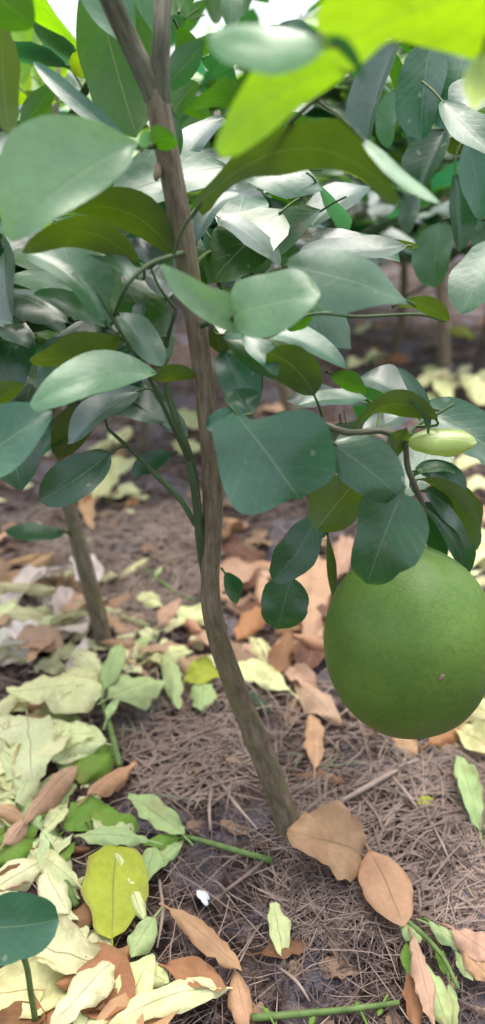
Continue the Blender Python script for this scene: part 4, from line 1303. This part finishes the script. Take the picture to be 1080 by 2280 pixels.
# ---------------- scattered litter: shared leaf meshes, one object each
def litter_proto(seed, curl):
    r = random.Random(seed)
    v, f, u, mi = leaf_geo(Vector((0, -.5, 0)), Vector((r.uniform(-.1, .1), 0, r.uniform(.02, .2))), Vector((0, .5, r.uniform(0, .08))), Vector((0, 0, 1)), r.uniform(.45, .62),
                           curl=curl, crumple=.18, seed=seed * 3.1, nu=6, nv=11, ragged=.1, power=.55, twist=r.uniform(-.6, .6), wave=.05)
    zmin = min(q.z for q in v)
    me = bpy.data.meshes.new('fallen_leaf')
    me.from_pydata([(q.x, q.y, q.z - zmin) for q in v], [], f)
    uvl = me.uv_layers.new(name='UVMap')
    li = np.empty(len(me.loops), dtype=np.int32)
    me.loops.foreach_get('vertex_index', li)
    uvl.data.foreach_set('uv', np.array(u, dtype=np.float32)[li].ravel())
    me.materials.append(LITTER)
    me.polygons.foreach_set('use_smooth', np.ones(len(f), dtype=bool))
    return me
LP = [litter_proto(s, c) for s, c in enumerate((-.5, .5, -1.0, 1.0, -1.6, .3, -.8, -2.0, .8, -.3))]
CN = dict(overlit='whitish overlit', cream='cream', pink='pinkish', tan='tan', pale='pale green', mint='soft mint green', brown='brown', orange='orange-brown',
          dark='dark brown', green='green')
KN = ('flat', 'cupped', 'rolled')
LPK = {0: (0, 1, 5, 9), 1: (2, 3, 6, 8), 2: (4, 7)}
ALIKE = {}
def scatter(n, box, pal, where, lens=(.05, .095), zmax=.012, seed=0):
    """single leaves; alike ones (same colour and form in one spot) share a label"""
    r = random.Random(seed)
    for k in range(n):
        p = G(r.uniform(box[0], box[2]), r.uniform(box[1], box[3]))
        form = r.choice((0, 1, 1, 2))
        c = r.choice(pal)
        o = bpy.data.objects.new('fallen_leaf', LP[r.choice(LPK[form])])
        COL.objects.link(o)
        o.location = p + Vector((0, 0, r.uniform(.0, zmax) - .001))
        o.rotation_euler = (r.uniform(-.45, .45), r.uniform(-.45, .45), r.uniform(0, 6.28))
        L = r.uniform(*lens)
        o.scale = (L * r.uniform(.8, 1.2), L, L)
        o.color = (*jit(LIT[c], r, .13), 1)
        size = 'small' if L < lens[0] * .67 + lens[1] * .33 else ('large' if L > lens[0] * .33 + lens[1] * .67 else 'middle-sized')
        lab = '%s %s %s dry leaf %s' % (size, CN[c], KN[form], where)
        tag(o, lab, 'fallen leaf', FG)
        ALIKE.setdefault(lab, []).append(o)
def litter_mass(name, spec, seed):
    """small and far leaf scraps nobody could count, joined"""
    r = random.Random(seed)
    V, Fc, U = [], [], []
    for n, box, lens, zmax in spec:
        for k in range(n):
            p = G(r.uniform(box[0], box[2]), r.uniform(box[1], box[3])) + Vector((0, 0, r.uniform(0, zmax)))
            L = r.uniform(*lens)
            me = r.choice(LP)
            M = Matrix.Translation(p) @ Matrix.Rotation(r.uniform(0, 6.28), 4, 'Z') @ Matrix.Rotation(r.uniform(-.5, .5), 4, 'X') @ Matrix.Diagonal((L, L * r.uniform(.6, 1.1), L, 1))
            o = len(V)
            V += [M @ q.co for q in me.vertices]
            uv = {}
            for l in me.loops:
                uv[l.vertex_index] = tuple(me.uv_layers[0].data[l.index].uv)
            U += [uv.get(i, (0, 0)) for i in range(len(me.vertices))]
            Fc += [tuple(i + o for i in pl.vertices) for pl in me.polygons]
    ob = mesh_obj(name, V, Fc, LITTER, None, U)
    ob['kind'] = 'stuff'
    return ob
scatter(38, (-60, 1320, 200, 1500), ('overlit', 'overlit', 'cream', 'pink'), 'in the heap around the grey trunk', zmax=.03, seed=1)
scatter(7, (-60, 1200, 150, 1320), ('pink', 'tan', 'overlit'), 'on bare soil left of the grey trunk', (.04, .07), .006, seed=2)
scatter(22, (-40, 1560, 170, 1850), ('pale', 'cream', 'mint', 'tan'), 'beneath the wilted twig at left', zmax=.014, seed=3)
scatter(14, (-40, 1850, 330, 2100), ('pale', 'brown', 'cream', 'green'), 'around the big yellow leaf at lower left', (.045, .075), .006, seed=4)
scatter(15, (-40, 2150, 330, 2330), ('tan', 'brown', 'orange', 'pale', 'pale'), 'in the bottom left heap', (.05, .085), .012, seed=5)
scatter(14, (240, 1390, 470, 1500), ('pale', 'mint', 'pink', 'tan'), 'on the soil between the two trunks', (.04, .07), .012, seed=6)
scatter(24, (500, 1180, 760, 1480), ('pink', 'pink', 'brown', 'tan', 'dark'), 'between trunk and fruit', (.05, .09), .02, seed=7)
scatter(18, (930, 1150, 1180, 1640), ('pale', 'pale', 'cream', 'mint'), 'in the pile behind the fruit', (.05, .09), .025, seed=8)
scatter(20, (880, 840, 1180, 1090), ('pale', 'pale', 'mint', 'tan', 'pink'), 'in the litter strip beyond the fruit', (.06, .1), .03, seed=9)
scatter(10, (380, 920, 900, 1130), ('pale', 'tan', 'pink', 'brown'), 'on shaded soil behind the front tree', (.05, .09), .015, seed=10)
scatter(10, (560, 720, 1180, 830), ('tan', 'orange', 'pale', 'brown'), 'on dark soil among the far trunks', (.06, .1), .015, seed=11)
scatter(10, (150, 930, 330, 1130), ('pale', 'pale', 'tan', 'orange'), 'in the small patch behind the grey trunk', (.05, .09), .02, seed=12)
for lab, os_ in ALIKE.items():        # alike neighbours are told apart by their place
    if len(os_) > 1:
        os_.sort(key=lambda o: screen(o.location)[0])
        names = {2: ('left', 'right'), 3: ('leftmost', 'central', 'rightmost')}.get(len(os_)) or \
            ('leftmost', 'second-from-left', 'third-from-left', 'fourth-from-left', 'fifth-from-left', 'sixth-from-left', 'seventh-from-left', 'eighth-from-left')
        for o, nm in zip(os_, names):
            o['label'] = nm + ' ' + lab
m1 = litter_mass('leaf_litter', [(22, (560, 690, 1180, 830), (.05, .1), .01), (20, (380, 920, 1180, 1130), (.04, .08), .01), (30, (520, 1560, 1120, 1900), (.012, .035), .003),
                                 (16, (500, 2100, 1080, 2330), (.015, .04), .003), (26, (500, 1180, 760, 1500), (.03, .06), .004), (34, (-60, 930, 330, 1330), (.02, .06), .004),
                                 (14, (300, 1480, 620, 1850), (.012, .03), .003)], 61)
m1.color = (.30, .19, .125, 1)
m2 = litter_mass('leaf_litter', [(10, (560, 690, 1180, 830), (.05, .09), .012), (16, (880, 830, 1180, 1130), (.05, .09), .015), (40, (-60, 1300, 240, 1500), (.03, .06), .008),
                                 (24, (-60, 1000, 330, 1320), (.02, .05), .004), (40, (-60, 1550, 220, 2300), (.03, .06), .004), (14, (250, 1360, 480, 1500), (.03, .05), .005),
                                 (14, (930, 1200, 1180, 1650), (.04, .07), .01)], 62)
m2.color = (*LIT['cream'], 1)

# ---------------- straw, rootlets and mulch strands (uncountable)
def strands(name, n, mat, boxes, lens, rad, seed, flat=False, lift=.004, curv=.5, direction=None, patch=-.12):
    r = random.Random(seed)
    V, Fc = [], []
    for k in range(n):
        bx = r.choice(boxes)
        g = G(r.uniform(bx[0], bx[2]), r.uniform(bx[1], bx[3]))
        if noise.noise((g.x * 9, g.y * 9, seed * 3.7)) < patch:
            continue
        L = r.uniform(*lens)
        a = r.uniform(0, 6.28) if direction is None or r.random() < .4 else r.gauss(direction, .35)
        x, y = g.x, g.y
        x -= math.cos(a) * L / 2
        y -= math.sin(a) * L / 2
        rr = r.uniform(*rad)
        seg = 5
        da = r.uniform(-curv, curv)
        l0, l1 = r.uniform(0, lift), r.uniform(0, lift) * r.choice((1, 1, 2.5))
        o = len(V)
        for j in range(seg + 1):
            t = j / seg
            z = height(x, y) + .0025 + l0 + (l1 - l0) * t + lift * .8 * math.sin(math.pi * t)
            sx, sy = -math.sin(a), math.cos(a)
            w_ = rr * (1 - .6 * abs(2 * t - 1) ** 2)
            if flat:
                V += [(x + sx * w_ * 1.5, y + sy * w_ * 1.5, z), (x, y, z + w_ * .7), (x - sx * w_ * 1.5, y - sy * w_ * 1.5, z)]
            else:
                V += [(x + sx * w_, y + sy * w_, z), (x, y, z + w_ * 1.5), (x - sx * w_, y - sy * w_, z)]
            x += math.cos(a) * L / seg
            y += math.sin(a) * L / seg
            a += da / seg + r.uniform(-.12, .12)
        for j in range(seg):
            q = o + j * 3
            Fc += [(q, q + 3, q + 4, q + 1), (q + 1, q + 4, q + 5, q + 2)]
    ob = mesh_obj(name, V, Fc, mat)
    ob['kind'] = 'stuff'
NEAR = (-80, 1560, 1160, 2330)
MIDR = (-80, 1120, 1160, 1600)
RIGHT = (620, 1620, 1160, 2100)
LEFTM = (60, 1130, 460, 1400)
FAR = (-80, 830, 1160, 1150)
strands('dry_grass', 2200, STRAW_P, [NEAR, RIGHT, RIGHT, LEFTM, MIDR], (.02, .10), (.0002, .0006), 1)
strands('rootlets', 2600, STRAW_D, [NEAR, NEAR, RIGHT, MIDR, LEFTM], (.01, .05), (.0003, .0009), 2, curv=2.0)
strands('fine_roots', 1500, STRAW_G, [NEAR, NEAR, RIGHT], (.015, .06), (.0002, .0005), 5, curv=2.4)
strands('mulch', 3000, STRAW_G, [RIGHT, RIGHT, (270, 1560, 600, 1800), LEFTM, LEFTM, LEFTM], (.02, .08), (.0002, .0009), 3, flat=True, direction=.35, curv=1.0)
strands('straw_litter', 1300, STRAW_P, [FAR, MIDR, LEFTM], (.03, .12), (.0004, .0009), 4, lift=.008)
strands('green_blades', 34, make_straw('green_blade', (0.07, 0.08, 0.04), (0.14, 0.15, 0.085)), [(270, 1610, 470, 1800), (620, 1640, 900, 1800), (260, 1480, 480, 1620)], (.02, .07), (.0004, .001), 7,
        flat=True, lift=.008)
for k, (pp, wd, lab) in enumerate(((((488, 1735), (520, 1785), (572, 1845)), 9, 'pale straw slanting across bare soil left of the trunk foot'),
                                  (((470, 1755), (466, 1800), (468, 1850)), 8, 'short upright-looking straw beside the slanting one left of the trunk'),
                                  (((355, 1960), (362, 2030), (350, 2110)), 9, 'bent grey straw right of the big yellow leaf'),
                                  (((865, 1720), (900, 1760), (930, 1800)), 8, 'pale straw under the fruit pointing to the lower right'),
                                  (((750, 1790), (830, 1745), (930, 1690)), 13, 'broad grey straw lying diagonally below the fruit'),
                                  (((960, 1830), (985, 1880), (1005, 1925)), 6, 'thin pale straw on the pinkish mulch at right'),
                                  (((615, 2150), (660, 2185), (690, 2230)), 8, 'thin pale straw near the bottom edge, right of the standing leaf tip'),
                                  (((500, 1985), (560, 1940), (600, 1905)), 10, 'brown rootlet arching toward the trunk foot'))):
    pts = [G(a, b, .007 + .004 * (i == 1)) for i, (a, b) in enumerate(pp)]
    rad = [wd * .5 * depth(p) / FPX * f for p, f in zip(pts, (.7, 1, .5))]
    o = tube('straw', [p - pts[1] for p in pts], rad, STRAW_P if k != 7 else STRAW_G, None, sides=6, sub=5)
    o.location = pts[1]
    tag(o, lab, 'straw', 'loose straws on the soil')

def clods():
    r = random.Random(31)
    V, Fc = [], []
    ico = [(0, 0, 1), (.9, 0, .3), (.28, .85, .35), (-.72, .53, .3), (-.72, -.53, .35), (.28, -.85, .3), (0, 0, -.6)]
    tri = [(0, 1, 2), (0, 2, 3), (0, 3, 4), (0, 4, 5), (0, 5, 1), (6, 2, 1), (6, 3, 2), (6, 4, 3), (6, 5, 4), (6, 1, 5)]
    for k in range(2600):
        g = G(r.uniform(-60, 1140), r.uniform(1100, 2330) if k % 3 else r.uniform(800, 1200))
        q = r.uniform(.0012, .0045) * (1 + (r.random() < .06) * 1.3)
        o = len(V)
        a = r.uniform(0, 6.28)
        for x, y, z in ico:
            f = q * r.uniform(.7, 1.25)
            V.append((g.x + f * (x * math.cos(a) - y * math.sin(a)), g.y + f * (x * math.sin(a) + y * math.cos(a)), g.z + f * z * .8 + q * .2))
        Fc += [tuple(i + o for i in t) for t in tri]
    ob = mesh_obj('soil_crumbs', V, Fc, SOIL)
    ob['kind'] = 'stuff'
clods()
